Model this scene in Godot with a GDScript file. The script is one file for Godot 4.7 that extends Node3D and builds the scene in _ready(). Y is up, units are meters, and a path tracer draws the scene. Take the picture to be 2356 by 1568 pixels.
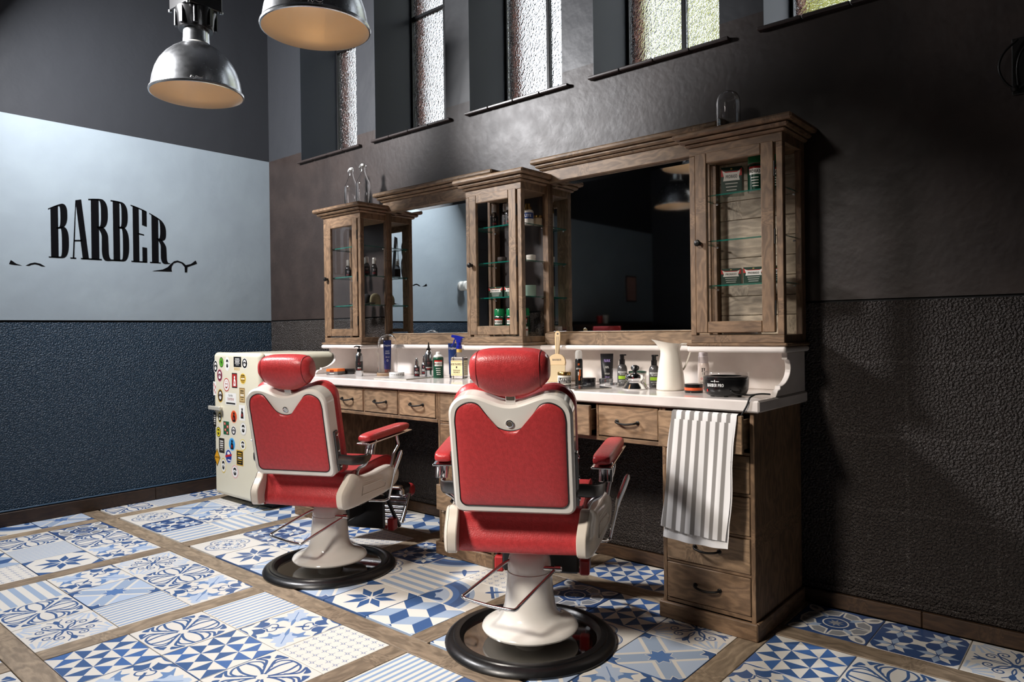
extends Node3D
# A barber shop corner: two red barber chairs, a wooden station with mirrors, patterned tile floor.
# x runs along the back wall (left wall at x = 0), z from the back wall (z = 0) into the room, y up, metres.

var rng := RandomNumberGenerator.new()
var M := {}
var taken := {}
const EYE := Vector3(5.2216, 1.1564, 3.1011)

# ---------------------------------------------------------------- mesh building
class MB:
	var v := PackedVector3Array()
	var n := PackedVector3Array()
	var t := PackedVector2Array()
	var c := PackedColorArray()
	var ix := PackedInt32Array()
	var col := Color.WHITE
	var xf := Transform3D.IDENTITY
	var uo := Vector2.ZERO

	func vert(p: Vector3, nn: Vector3, uv := Vector2.ZERO) -> int:
		v.append(xf * p)
		n.append((xf.basis * nn).normalized())
		t.append(uv + uo)
		c.append(col)
		return v.size() - 1

	func tri(a: int, b: int, d: int) -> void:
		var g := (v[d] - v[a]).cross(v[b] - v[a])
		if g.dot(n[a] + n[b] + n[d]) < 0.0:
			ix.append_array([a, d, b])
		else:
			ix.append_array([a, b, d])

	func quad(p: Array, nn: Vector3, uv := []) -> void:
		var k := []
		for i in 4:
			k.append(vert(p[i], nn, uv[i] if uv else Vector2.ZERO))
		tri(k[0], k[1], k[2])
		tri(k[0], k[2], k[3])

	# rows x cols points, smooth
	func grid(P: PackedVector3Array, R: int, C: int, wrap := false, flip := 1.0, us := 1.0, vs := 1.0) -> void:
		var base := v.size()
		var mid := Vector3.ZERO
		for p in P:
			mid += p
		mid /= P.size()
		for i in R:
			for j in C:
				var j0 := posmod(j - 1, C - 1) if wrap else maxi(j - 1, 0)
				var j1 := (j + 1 if j + 1 < C else 1) if wrap else mini(j + 1, C - 1)
				var i0 := maxi(i - 1, 0)
				var i1 := mini(i + 1, R - 1)
				var du := P[i * C + j1] - P[i * C + j0]
				var dv := P[i1 * C + j] - P[i0 * C + j]
				var nn := dv.cross(du) * flip
				if nn.length() < 1e-12:
					nn = P[i * C + j] - mid
				vert(P[i * C + j], nn, Vector2(us * j / (C - 1), vs * i / (R - 1)))
		for i in R - 1:
			for j in C - 1:
				var a := base + i * C + j
				if not v[a].is_equal_approx(v[a + 1]):
					tri(a, a + 1, a + C)
				if not v[a + C].is_equal_approx(v[a + C + 1]):
					tri(a + 1, a + C + 1, a + C)

	# box with chamfered edges; the wood grain (u) runs along its longest side
	func box(lo: Vector3, hi: Vector3, b := 0.0) -> void:
		var s := hi - lo
		var m := (lo + hi) / 2.0
		var h := s / 2.0
		b = minf(b, minf(h.x, minf(h.y, h.z)) * 0.9)
		var ax := 0 if s.x >= s.y and s.x >= s.z else (1 if s.y >= s.z else 2)
		for f in 3:
			for sg in [-1.0, 1.0]:
				var e1 := (f + 1) % 3
				var e2 := (f + 2) % 3
				var nn := Vector3.ZERO
				nn[f] = sg
				var pts := []
				var uvs := []
				for q in [[-1, -1], [1, -1], [1, 1], [-1, 1]]:
					var p := Vector3.ZERO
					p[f] = sg * h[f]
					p[e1] = q[0] * (h[e1] - b)
					p[e2] = q[1] * (h[e2] - b)
					pts.append(m + p)
					if ax == e1:
						uvs.append(Vector2(p[e1], p[e2]))
					elif ax == e2:
						uvs.append(Vector2(p[e2], p[e1]))
					else:
						uvs.append(Vector2(p[e1], p[e2] * 0.6))
				quad(pts, nn, uvs)
		if b <= 0.0:
			return
		for f in 3:  # edges along axis f
			var e1 := (f + 1) % 3
			var e2 := (f + 2) % 3
			for s1 in [-1.0, 1.0]:
				for s2 in [-1.0, 1.0]:
					var nn := Vector3.ZERO
					nn[e1] = s1
					nn[e2] = s2
					var pts := []
					var uvs := []
					for q in [[-1, 0], [1, 0], [1, 1], [-1, 1]]:
						var p := Vector3.ZERO
						p[f] = q[0] * (h[f] - b)
						p[e1] = s1 * (h[e1] - (b if q[1] == 0 else 0.0))
						p[e2] = s2 * (h[e2] - (0.0 if q[1] == 0 else b))
						pts.append(m + p)
						uvs.append(Vector2(p[f], p[e1]))
					quad(pts, nn, uvs)
		for sx in [-1.0, 1.0]:
			for sy in [-1.0, 1.0]:
				for sz in [-1.0, 1.0]:
					var sg := Vector3(sx, sy, sz)
					var k := []
					for f in 3:
						var p := (h - Vector3(b, b, b))
						p[f] = h[f]
						k.append(vert(m + p * sg, sg))
					tri(k[0], k[1], k[2])

	# box with round edges
	func rbox(lo: Vector3, hi: Vector3, r: float, k := 3) -> void:
		var m := (lo + hi) / 2.0
		var h := (hi - lo) / 2.0
		r = minf(r, minf(h.x, minf(h.y, h.z)))
		for f in 3:
			var e1 := (f + 1) % 3
			var e2 := (f + 2) % 3
			var A := []
			for e in [e1, e2]:
				var L := []
				for i in k:
					L.append(-h[e] + r * (1.0 - tan(PI / 4 * (k - i) / k)))
				L.append(-h[e] + r)
				L.append(h[e] - r)
				for i in k:
					L.append(h[e] - r * (1.0 - tan(PI / 4 * (i + 1) / k)))
				A.append(L)
			for sg in [-1.0, 1.0]:
				var base := v.size()
				var C: int = A[1].size()
				for a in A[0]:
					for bb in A[1]:
						var p := Vector3.ZERO
						p[f] = sg * h[f]
						p[e1] = a
						p[e2] = bb
						var q := p.clamp(-(h - Vector3(r, r, r)), h - Vector3(r, r, r))
						var d := (p - q).normalized()
						vert(m + q + d * r, d, Vector2(a, bb))
				for i in A[0].size() - 1:
					for j in C - 1:
						var o: int = base + i * C + j
						tri(o, o + 1, o + C)
						tri(o + 1, o + C + 1, o + C)

	# profile (radius, height) from the bottom up turned round y; creases over 35 degrees stay sharp
	func lathe(prof: Array, seg := 24, a0 := 0.0, a1 := TAU, sx := 1.0, sz := 1.0) -> void:
		var runs := [[prof[0]]]
		for i in range(1, prof.size()):
			runs[-1].append(prof[i])
			if i + 1 < prof.size():
				var d0: Vector2 = (prof[i] - prof[i - 1]).normalized()
				var d1: Vector2 = (prof[i + 1] - prof[i]).normalized()
				if d0.dot(d1) < 0.82:
					runs.append([prof[i]])
		for run in runs:
			var base := v.size()
			var C: int = run.size()
			for s in seg + 1:
				var a := a0 + (a1 - a0) * s / seg
				for i in C:
					var d := Vector2.ZERO
					if i > 0:
						d += (run[i] - run[i - 1]).normalized()
					if i + 1 < C:
						d += (run[i + 1] - run[i]).normalized()
					var p: Vector2 = run[i]
					vert(Vector3(sin(a) * p.x * sx, p.y, cos(a) * p.x * sz), Vector3(sin(a) * d.y / sx, -d.x, cos(a) * d.y / sz), Vector2(float(s) / seg, float(i) / maxi(C - 1, 1)))
			for s in seg:
				for i in C - 1:
					var o := base + s * C + i
					if run[i].x > 1e-6:
						tri(o, o + 1, o + C)
					if run[i + 1].x > 1e-6:
						tri(o + 1, o + C + 1, o + C)

	func tube(path: Array, rad, seg := 8, flat := 1.0, side := Vector3.UP) -> void:
		var N := path.size()
		var base := v.size()
		var up := side
		for i in N:
			var d: Vector3 = (path[mini(i + 1, N - 1)] - path[maxi(i - 1, 0)]).normalized()
			var s := d.cross(up)
			if s.length() < 1e-4:
				s = d.cross(Vector3.RIGHT if absf(d.x) < 0.9 else Vector3.BACK)
			s = s.normalized()
			up = s.cross(d).normalized()
			var r: float = rad[i] if rad is Array else rad
			for k in seg + 1:
				var a := TAU * k / seg
				vert(path[i] + s * cos(a) * r + up * sin(a) * r * flat, s * cos(a) * flat + up * sin(a), Vector2(float(i), float(k) / seg))
		for i in N - 1:
			for k in seg:
				var o := base + i * (seg + 1) + k
				tri(o, o + 1, o + seg + 1)
				tri(o + 1, o + seg + 2, o + seg + 1)
		for e in [0, N - 1]:
			var d: Vector3 = (path[0] - path[1]) if e == 0 else (path[N - 1] - path[N - 2])
			var o := v.size()
			for k in seg:
				v.append(v[base + e * (seg + 1) + k])
				n.append((xf.basis * d).normalized())
				t.append(Vector2.ZERO)
				c.append(col)
			for k in range(1, seg - 1):
				tri(o, o + k, o + k + 1)

	# polygon in xy pushed from z0 to z1; bev rounds its front and back rims
	func prism(poly: PackedVector2Array, z0: float, z1: float, bev := 0.0, back := true) -> void:
		if Geometry2D.is_polygon_clockwise(poly):
			poly.reverse()
		var N := poly.size()
		var en := []
		for i in N:
			var d := (poly[(i + 1) % N] - poly[i]).normalized()
			en.append(Vector2(d.y, -d.x))
		var inner := PackedVector2Array()
		for i in N:
			var a: Vector2 = en[(i + N - 1) % N]
			var b: Vector2 = en[i]
			var m := (a + b).normalized()
			inner.append(poly[i] - m * bev / maxf(0.4, m.dot(b)))
		var tr := Geometry2D.triangulate_polygon(inner)
		if tr.is_empty():
			inner = poly
			tr = Geometry2D.triangulate_polygon(inner)
		for side in [1, -1]:
			if side < 0 and not back:
				continue
			var o := v.size()
			for p in inner:
				vert(Vector3(p.x, p.y, z1 if side > 0 else z0), Vector3(0, 0, side), p)
			for k in range(0, tr.size(), 3):
				tri(o + tr[k], o + tr[k + 1], o + tr[k + 2])
		for i in N:
			var j := (i + 1) % N
			var na: Vector2 = en[i] + en[(i + N - 1) % N] if en[i].dot(en[(i + N - 1) % N]) > 0.75 else en[i]
			var nb: Vector2 = en[i] + en[j] if en[i].dot(en[j]) > 0.75 else en[i]
			var zs := [[z0 + bev, poly, 0.0], [z1 - bev, poly, 0.0]]
			if bev > 0.0:
				zs.append([z1, inner, 1.0])
				if back:
					zs.push_front([z0, inner, -1.0])
			for k in zs.size() - 1:
				var A: Array = zs[k]
				var B: Array = zs[k + 1]
				var qa: PackedVector2Array = A[1]
				var qb: PackedVector2Array = B[1]
				var tilt := 0.0 if A[2] == B[2] else (1.0 if B[2] > 0 else -1.0)
				var w := [vert(Vector3(qa[i].x, qa[i].y, A[0]), Vector3(na.normalized().x, na.normalized().y, tilt if A[2] != 0 else tilt * 0.4)), vert(Vector3(qa[j].x, qa[j].y, A[0]), Vector3(nb.normalized().x, nb.normalized().y, tilt if A[2] != 0 else tilt * 0.4)), vert(Vector3(qb[j].x, qb[j].y, B[0]), Vector3(nb.normalized().x, nb.normalized().y, tilt if B[2] != 0 else tilt * 0.4)), vert(Vector3(qb[i].x, qb[i].y, B[0]), Vector3(na.normalized().x, na.normalized().y, tilt if B[2] != 0 else tilt * 0.4))]
				tri(w[0], w[1], w[2])
				tri(w[0], w[2], w[3])

	# flat filled polygon in xy at height z
	func face(poly: PackedVector2Array, z: float) -> void:
		var o := v.size()
		for p in poly:
			vert(Vector3(p.x, p.y, z), Vector3(0, 0, 1), p)
		var tr := Geometry2D.triangulate_polygon(poly)
		for k in range(0, tr.size(), 3):
			tri(o + tr[k], o + tr[k + 1], o + tr[k + 2])

	func mesh() -> ArrayMesh:
		var A := []
		A.resize(Mesh.ARRAY_MAX)
		A[Mesh.ARRAY_VERTEX] = v
		A[Mesh.ARRAY_NORMAL] = n
		A[Mesh.ARRAY_TEX_UV] = t
		A[Mesh.ARRAY_COLOR] = c
		A[Mesh.ARRAY_INDEX] = ix
		var m := ArrayMesh.new()
		m.add_surface_from_arrays(Mesh.PRIMITIVE_TRIANGLES, A)
		return m


func mb(p := Transform3D.IDENTITY) -> MB:
	var b := MB.new()
	b.xf = p
	return b

func wood_mb() -> MB:  # a piece of wood starts somewhere else in the grain
	var b := MB.new()
	b.uo = Vector2(rng.randf() * 7.0, rng.randf() * 7.0)
	return b

func numbered(called: String) -> String:
	var k: int = taken.get(called, 0)
	taken[called] = k + 1
	return called if k == 0 else "%s_%03d" % [called, k]

func put(b: MB, called: String, m: Material, parent: Node3D) -> MeshInstance3D:
	var o := MeshInstance3D.new()
	o.name = called
	o.mesh = b.mesh()
	o.material_override = null
	o.set_surface_override_material(0, m)
	parent.add_child(o, true)
	return o

func share(me: Mesh, called: String, m: Material, parent: Node3D, at: Transform3D) -> MeshInstance3D:
	var o := MeshInstance3D.new()
	o.name = called
	o.mesh = me
	o.set_surface_override_material(0, m)
	o.transform = at
	parent.add_child(o, true)
	return o

func thing(called: String, label: String, category: String, at := Vector3.ZERO, turn := 0.0, group := "") -> Node3D:
	var o := Node3D.new()
	o.name = numbered(called)
	add_child(o)
	o.position = at
	o.rotation.y = turn
	tag(o, label, category, group)
	return o

func tag(o: Node, label: String, category := "", group := "") -> void:
	o.set_meta("label", label)
	if category:
		o.set_meta("category", category)
	if group:
		o.set_meta("group", group)

func structure(called: String, label: String) -> Node3D:
	var o := Node3D.new()
	o.name = called
	add_child(o)
	o.set_meta("kind", "structure")
	o.set_meta("label", label)
	return o

func V2(a: Array) -> PackedVector2Array:
	var p := PackedVector2Array()
	for k in range(0, a.size(), 2):
		p.append(Vector2(a[k], a[k + 1]))
	return p

func P2(a: Array) -> Array:
	var p := []
	for k in range(0, a.size(), 2):
		p.append(Vector2(a[k], a[k + 1]))
	return p

func P3(a: Array) -> Array:
	var p := []
	for k in range(0, a.size(), 3):
		p.append(Vector3(a[k], a[k + 1], a[k + 2]))
	return p

func spline(a: Array, each := 6, closed := false) -> Array:  # Catmull-Rom through points
	var out := []
	var N := a.size()
	for i in (N if closed else N - 1):
		var p0 = a[posmod(i - 1, N)] if closed else a[maxi(i - 1, 0)]
		var p1 = a[i]
		var p2 = a[(i + 1) % N]
		var p3 = a[(i + 2) % N] if closed else a[mini(i + 2, N - 1)]
		for k in each:
			out.append(p1.cubic_interpolate(p2, p0, p3, float(k) / each))
	if not closed:
		out.append(a[N - 1])
	return out

func ellipse(x: float, y: float, w: float, h: float, k := 28) -> PackedVector2Array:
	var p := PackedVector2Array()
	for i in k:
		p.append(Vector2(x + cos(TAU * i / k) * w / 2, y + sin(TAU * i / k) * h / 2))
	return p

func rect2(x: float, y: float, w: float, h: float) -> PackedVector2Array:
	return V2([x - w / 2, y - h / 2, x + w / 2, y - h / 2, x + w / 2, y + h / 2, x - w / 2, y + h / 2])

func rgb(r: int, g: int, b: int) -> Color:
	return Color(r / 255.0, g / 255.0, b / 255.0)

func lin(c: Color) -> Color:
	return c.srgb_to_linear()

# ---------------------------------------------------------------- lettering
var glyphs := {}
func font_of(kind: String) -> Font:
	var f := SystemFont.new()
	f.font_names = PackedStringArray(["Droid Serif" if kind == "serif" else "Droid Sans"])
	f.font_weight = 700
	return f

func glyph_tris(text: String, kind := "sans") -> Array:  # triangles of a line of text, 1 high, centred
	var key := text + "|" + kind
	if not glyphs.has(key):
		var tm := TextMesh.new()
		tm.text = text
		tm.font = font_of(kind)
		tm.font_size = 64
		tm.pixel_size = 1.0 / 46.0
		tm.depth = 0.02
		tm.curve_step = 3.0
		var A := tm.surface_get_arrays(0)
		var vv: PackedVector3Array = A[Mesh.ARRAY_VERTEX]
		var nn: PackedVector3Array = A[Mesh.ARRAY_NORMAL]
		var ii = A[Mesh.ARRAY_INDEX]
		var out := []
		var cnt: int = ii.size() if ii != null and ii.size() > 0 else vv.size()
		for k in range(0, cnt, 3):
			var a: int = ii[k] if cnt == ii.size() else k
			var b: int = ii[k + 1] if cnt == ii.size() else k + 1
			var d: int = ii[k + 2] if cnt == ii.size() else k + 2
			if nn[a].z > 0.9 and nn[b].z > 0.9 and nn[d].z > 0.9:
				out.append([Vector2(vv[a].x, vv[a].y), Vector2(vv[b].x, vv[b].y), Vector2(vv[d].x, vv[d].y)])
		glyphs[key] = out
	return glyphs[key]

func letter(b: MB, text: String, x: float, y: float, size: float, z: float, kind := "sans", squeeze := 1.0) -> void:
	for tr in glyph_tris(text, kind):
		var k := []
		for p in tr:
			k.append(b.vert(Vector3(x + p.x * size * squeeze, y + p.y * size, z), Vector3(0, 0, 1)))
		b.tri(k[0], k[1], k[2])

func letter_round(b: MB, text: String, r: float, y: float, size: float, phi: float, kind := "sans", squeeze := 1.0) -> void:
	for tr in glyph_tris(text, kind):
		var k := []
		for p in tr:
			var a: float = phi + p.x * size * squeeze / r
			k.append(b.vert(Vector3(sin(a) * r, y + p.y * size, cos(a) * r), Vector3(sin(a), 0, cos(a))))
		b.tri(k[0], k[1], k[2])

func band(b: MB, r: float, y0: float, y1: float, phi := 0.0, half := PI, seg := 24) -> void:
	b.lathe([Vector2(r, y0), Vector2(r, y1)], seg, phi - half, phi + half)

func to_eye(x: float, z: float) -> float:  # the turn at which a label faces out into the room
	return atan2(EYE.x - x, EYE.z - z)

# ---------------------------------------------------------------- materials
func mat(c: Color, rough := 0.5, metal := 0.0) -> StandardMaterial3D:
	var m := StandardMaterial3D.new()
	m.albedo_color = c
	m.roughness = rough
	m.metallic = metal
	return m

func inked(rough := 0.45) -> StandardMaterial3D:  # printed: colours come with the shapes
	var m := mat(Color.WHITE, rough)
	m.vertex_color_use_as_albedo = true
	return m

func noise_tex(seed_: int, freq: float, oct: int, size := 512, kind := FastNoiseLite.TYPE_SIMPLEX_SMOOTH) -> NoiseTexture2D:
	var f := FastNoiseLite.new()
	f.seed = seed_
	f.noise_type = kind
	f.frequency = freq
	f.fractal_octaves = oct
	var t := NoiseTexture2D.new()
	t.width = size
	t.height = size
	t.seamless = true
	t.noise = f
	return t

func noise_ramp(seed_: int, freq: float, oct: int, a: Color, b: Color, kind := FastNoiseLite.TYPE_SIMPLEX_SMOOTH) -> NoiseTexture2D:
	var t := noise_tex(seed_, freq, oct, 512, kind)
	var g := Gradient.new()
	g.offsets = PackedFloat32Array([0.2, 0.8])
	g.colors = PackedColorArray([a, b])
	t.color_ramp = g
	return t

func relief(m: StandardMaterial3D, t: Texture2D, cm: float) -> void:
	m.heightmap_enabled = true
	m.heightmap_texture = t
	m.heightmap_scale = cm

func tri_world(m: StandardMaterial3D, s: float) -> void:
	m.uv1_triplanar = true
	m.uv1_world_triplanar = true
	m.uv1_scale = Vector3(s, s, s)

func wood_image(seed_: int, dark: Color, light: Color, rings: float, pits: float) -> ImageTexture:
	var W := 512
	var H := 512
	var f := FastNoiseLite.new()
	f.seed = seed_
	f.frequency = 1.0
	f.fractal_octaves = 3
	var im := Image.create(W, H, false, Image.FORMAT_RGB8)
	for y in H:
		var vv := float(y) / H
		for x in W:
			var u := float(x) / W
			var edge := minf(u, 1.0 - u) * 8.0  # blend so that the ends meet
			var k := clampf(edge, 0.0, 1.0)
			var warp := f.get_noise_2d(u * 2.2 * k + 9.0, vv * 3.0) * 1.3 + f.get_noise_2d(u * 5.0 * k, vv * 9.0 + 40.0) * 0.3
			var ring := 0.5 + 0.5 * sin((vv * 5.0 + warp) * rings)
			var fibre := f.get_noise_2d(u * 14.0, vv * 190.0) * 0.5 + 0.5
			var blot := f.get_noise_2d(u * 3.0 * k + 70.0, vv * 4.0) * 0.5 + 0.5
			var s := clampf(0.16 + 0.3 * ring + 0.34 * fibre + 0.42 * blot - 0.1, 0.0, 1.0)
			var pit := f.get_noise_2d(u * 40.0 + 5.0, vv * 160.0 + 300.0)
			if pit > 0.55:
				s *= 1.0 - pits
			im.set_pixel(x, y, dark.lerp(light, s))
	return ImageTexture.create_from_image(im)

func wood(tex: Texture2D, tint: Color, rough := 0.6) -> StandardMaterial3D:
	var m := mat(tint, rough)
	m.albedo_texture = tex
	m.uv1_scale = Vector3(1.5, 3.0, 1.0)
	relief(m, tex, 0.05)
	return m

func glass(c: Color, rough := 0.02) -> StandardMaterial3D:
	var m := mat(c, rough)
	m.transparency = BaseMaterial3D.TRANSPARENCY_ALPHA
	return m

# ---------------------------------------------------------------- the scene
const TILE := 0.29
const PLANK := 0.0961
const GRID := 0.9661
const GX := 0.2458      # left edge of the first plank that runs into the room
const GZ := 1.3039      # back edge of the long plank in front of the chairs
const DADO := 1.263
const SPLIT := 2.541
const SILL := 2.455
const HIGH := 4.3
const WIDE := 7.2
const DEEP := 6.2

func _ready() -> void:
	rng.seed = 7
	# camera
	var cam := Camera3D.new()
	cam.name = "camera"
	var yaw := 0.71014
	var pitch := -0.003878
	var roll := -0.013066
	var fw := Vector3(-sin(yaw) * cos(pitch), sin(pitch), -cos(yaw) * cos(pitch))
	var r0 := Vector3(cos(yaw), 0, -sin(yaw))
	var u0 := r0.cross(fw)
	var rx := r0 * cos(roll) + u0 * sin(roll)
	var ux := -r0 * sin(roll) + u0 * cos(roll)
	cam.transform = Transform3D(Basis(rx, ux, -fw), EYE)
	cam.projection = Camera3D.PROJECTION_FRUSTUM
	cam.near = 0.05
	cam.far = 200.0
	cam.size = 2.0 * 0.05 * 784.0 / 1643.4
	cam.frustum_offset = Vector2(0, -0.05 * 16.3 / 1643.4)
	add_child(cam)
	cam.current = true
	# sky, exposure
	var we := WorldEnvironment.new()
	we.name = "environment"
	var env := Environment.new()
	env.background_mode = Environment.BG_SKY
	var sky := Sky.new()
	var sm := ProceduralSkyMaterial.new()
	sm.sky_top_color = rgb(214, 222, 232)
	sm.sky_horizon_color = rgb(236, 238, 238)
	sm.ground_bottom_color = rgb(120, 118, 112)
	sm.ground_horizon_color = rgb(150, 148, 142)
	sm.sky_energy_multiplier = 1.6
	sm.ground_energy_multiplier = 0.5
	sky.sky_material = sm
	env.sky = sky
	env.tonemap_mode = Environment.TONE_MAPPER_LINEAR
	env.tonemap_exposure = 1.0
	env.sdfgi_enabled = true
	env.ssao_enabled = true
	env.ssil_enabled = true
	we.environment = env
	add_child(we)
	make_materials()
	softbox("black studio softbox on a tripod beside the door, aimed at the chairs", Vector3(0.8, 3.2, 2.3), Vector3(2.1, 1.75, 0.0), 0.42, KEY, rgb(249, 248, 250))
	softbox("added black fill softbox with honeycomb grid on a tripod, unseen, in the room", Vector3(3.0, 3.55, 4.6), Vector3(3.4, 0.35, 0.8), 0.7, FILL, rgb(255, 246, 236), 26.0)  # added fill lamp, out of view, to light the chair backs
	build_floor()
	build_walls()
	build_windows()
	build_outside()
	build_lettering()
	build_room_behind()
	build_station()
	build_cabinets()
	build_mirrors()
	build_fridge()
	build_chair("red leather barber chair in front of the tall fridge and first mirror", Vector3(2.222, 0, 1.017), 25.0, 0.0)
	build_chair("red leather barber chair in front of the dark second mirror, seat pumped higher", Vector3(3.518, 0, 1.037), 30.4, 0.036)
	build_pendants()
	build_counter_things()
	build_cabinet_things()
	build_towel()
	build_wall_iron()

func make_materials() -> void:
	var wa := wood_image(11, rgb(90, 75, 60), rgb(199, 174, 144), 9.0, 0.45)
	var wb := wood_image(23, rgb(104, 97, 88), rgb(204, 193, 178), 7.0, 0.6)
	M.wood = wood(wa, rgb(212, 202, 192), 0.55)
	M.wood_b = wood(wa, rgb(196, 180, 166), 0.55)
	M.wood_c = wood(wa, rgb(232, 220, 208), 0.55)
	M.plank = wood(wb, rgb(236, 222, 204), 0.5)
	M.plank_b = wood(wb, rgb(214, 200, 184), 0.5)
	M.pale_board = wood(wb, rgb(250, 240, 222), 0.6)
	M.base_dark = wood(wa, rgb(84, 66, 54), 0.5)
	M.base_brown = wood(wa, rgb(112, 96, 84), 0.5)
	# walls
	var brush := noise_tex(3, 0.012, 5)
	var grain := noise_tex(5, 0.045, 3)
	M.wall_light = mat(rgb(141, 153, 161), 0.6)
	tri_world(M.wall_light, 0.7)
	M.wall_light.albedo_texture = noise_ramp(8, 0.006, 4, Color(0.97, 0.97, 0.975), Color(1, 1, 1))
	relief(M.wall_light, brush, 0.18)
	M.wall_black = mat(rgb(48, 50, 54), 0.42)
	tri_world(M.wall_black, 0.7)
	relief(M.wall_black, brush, 0.2)
	M.wall_navy = mat(rgb(26, 50, 69), 0.42)
	tri_world(M.wall_navy, 3.4)
	relief(M.wall_navy, grain, 1.0)
	M.wall_brown = mat(rgb(48, 38, 34), 0.5)
	tri_world(M.wall_brown, 0.8)
	M.wall_brown.albedo_texture = noise_ramp(9, 0.008, 5, Color(0.82, 0.8, 0.8), Color(1, 1, 1))
	M.wall_brown.roughness_texture = noise_ramp(10, 0.02, 5, Color(0.9, 0.9, 0.9), Color(1, 1, 1))
	relief(M.wall_brown, noise_tex(17, 0.05, 6), 0.07)
	M.wall_stucco = mat(rgb(58, 52, 49), 0.36)
	tri_world(M.wall_stucco, 3.4)
	relief(M.wall_stucco, grain, 1.5)
	M.reveal = mat(rgb(40, 46, 54), 0.5)
	M.gap = mat(rgb(14, 14, 15), 0.8)
	M.ceiling = mat(rgb(46, 48, 52), 0.8)
	M.mortar = mat(rgb(120, 108, 92), 0.9)
	M.plain_floor = mat(rgb(176, 172, 164), 0.5)
	M.steel_black = mat(rgb(20, 21, 23), 0.4, 0.2)
	M.ledge_dark = mat(rgb(52, 44, 42), 0.35)
	var hg := mat(Color(1, 1, 1, 0.0), 0.16)
	hg.refraction_enabled = true
	hg.refraction_scale = 0.045
	tri_world(hg, 3.2)
	relief(hg, noise_tex(31, 0.03, 2, 512, FastNoiseLite.TYPE_CELLULAR), 0.9)
	M.hammered = hg
	M.brick = mat(rgb(150, 96, 80), 0.85)
	M.brick_b = mat(rgb(128, 84, 72), 0.85)
	M.leaf = mat(rgb(186, 188, 96), 0.7)
	M.leaf.backlight_enabled = true
	M.leaf.backlight = rgb(214, 214, 120)
	M.bark = mat(rgb(90, 74, 60), 0.9)
	# metals, glass, stone
	M.chrome = mat(rgb(225, 225, 226), 0.1, 1.0)
	M.chrome_soft = mat(rgb(190, 190, 192), 0.24, 1.0)
	M.chrome_dark = mat(rgb(176, 174, 172), 0.06, 1.0)
	M.gunmetal = mat(rgb(96, 95, 94), 0.3, 0.9)
	M.iron = mat(rgb(38, 37, 36), 0.42, 0.7)
	M.alu = mat(rgb(200, 201, 203), 0.22, 1.0)
	M.shade = mat(rgb(208, 210, 212), 0.28, 1.0)
	tri_world(M.shade, 3.0)
	M.shade.roughness_texture = noise_ramp(41, 0.02, 5, Color(0.85, 0.85, 0.85), Color(1, 1, 1))
	M.shade_in = mat(rgb(222, 218, 210), 0.4, 0.6)
	M.mirror = mat(rgb(222, 228, 230), 0.012, 1.0)
	M.mirror_dusty = mat(rgb(206, 212, 216), 0.03, 1.0)
	M.pane = glass(Color(0.96, 1, 0.99, 0.0))
	M.clear = glass(Color(1, 1, 1, 0.0))
	var gs := mat(Color(1, 1, 1, 0.0), 0.0)
	gs.refraction_enabled = true
	gs.refraction_scale = 0.05
	M.thick_glass = gs
	M.shelf = glass(Color(0.75, 0.95, 0.9, 0.06))
	M.shelf_edge = glass(Color(0.05, 0.42, 0.36, 0.72), 0.08)
	var marble := mat(rgb(236, 228, 222), 0.12)
	tri_world(marble, 1.1)
	marble.albedo_texture = noise_ramp(51, 0.007, 6, Color(0.93, 0.925, 0.92), Color(1, 1, 1))
	M.marble = marble
	# chair
	M.red = mat(rgb(190, 58, 60), 0.36)
	tri_world(M.red, 5.0)
	M.red.uv1_world_triplanar = false
	M.red.albedo_texture = noise_ramp(61, 0.02, 4, Color(0.9, 0.88, 0.88), Color(1, 1, 1))
	relief(M.red, noise_tex(62, 0.07, 4, 512, FastNoiseLite.TYPE_CELLULAR), 0.07)
	M.red_seam = mat(rgb(140, 32, 36), 0.45)
	M.enamel = mat(rgb(226, 222, 214), 0.12)
	M.enamel.clearcoat_enabled = true
	M.enamel.clearcoat = 0.6
	M.enamel.clearcoat_roughness = 0.05
	M.cream_enamel = mat(rgb(216, 206, 192), 0.14)
	M.rubber = mat(rgb(22, 22, 23), 0.36)
	tri_world(M.rubber, 6.0)
	M.rubber.roughness_texture = noise_ramp(71, 0.012, 4, Color(0.8, 0.8, 0.8), Color(1, 1, 1))
	M.black_plastic = mat(rgb(18, 18, 19), 0.25)
	M.black_matt = mat(rgb(26, 26, 27), 0.5)
	M.black_paint = mat(rgb(24, 24, 25), 0.3)
	M.red_paint = mat(rgb(170, 36, 38), 0.35)
	M.fridge = mat(rgb(224, 217, 194), 0.26)
	M.fridge_seal = mat(rgb(120, 116, 104), 0.6)
	M.print = inked(0.4)
	M.gloss_print = inked(0.2)
	M.letters = mat(rgb(12, 12, 14), 0.8)
	M.letters.metallic_specular = 0.1
	M.white_glaze = mat(rgb(236, 231, 218), 0.16)
	M.cloth = inked(0.9)
	M.white_plastic = mat(rgb(232, 230, 224), 0.3)
	M.gold = mat(rgb(196, 160, 96), 0.25, 1.0)
	M.bristle = mat(rgb(226, 208, 172), 0.8)
	M.brush_wood = mat(rgb(214, 184, 138), 0.4)
	M.green_cap = glass(Color(0.1, 0.5, 0.3, 0.85), 0.2)
	M.blue_plastic = mat(rgb(22, 34, 140), 0.3)

# ---------------------------------------------------------------- lights that stand outside the frame
func area_light(at: Vector3, towards: Vector3, size: Vector2, energy: float, c: Color, parent: Node3D) -> void:
	var l := AreaLight3D.new()
	l.name = "area_light"
	l.area_size = size
	l.light_energy = energy
	l.light_color = c
	l.shadow_enabled = true
	l.area_range = 20.0
	parent.add_child(l, true)
	l.look_at_from_position(at, towards, Vector3.UP)

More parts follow.
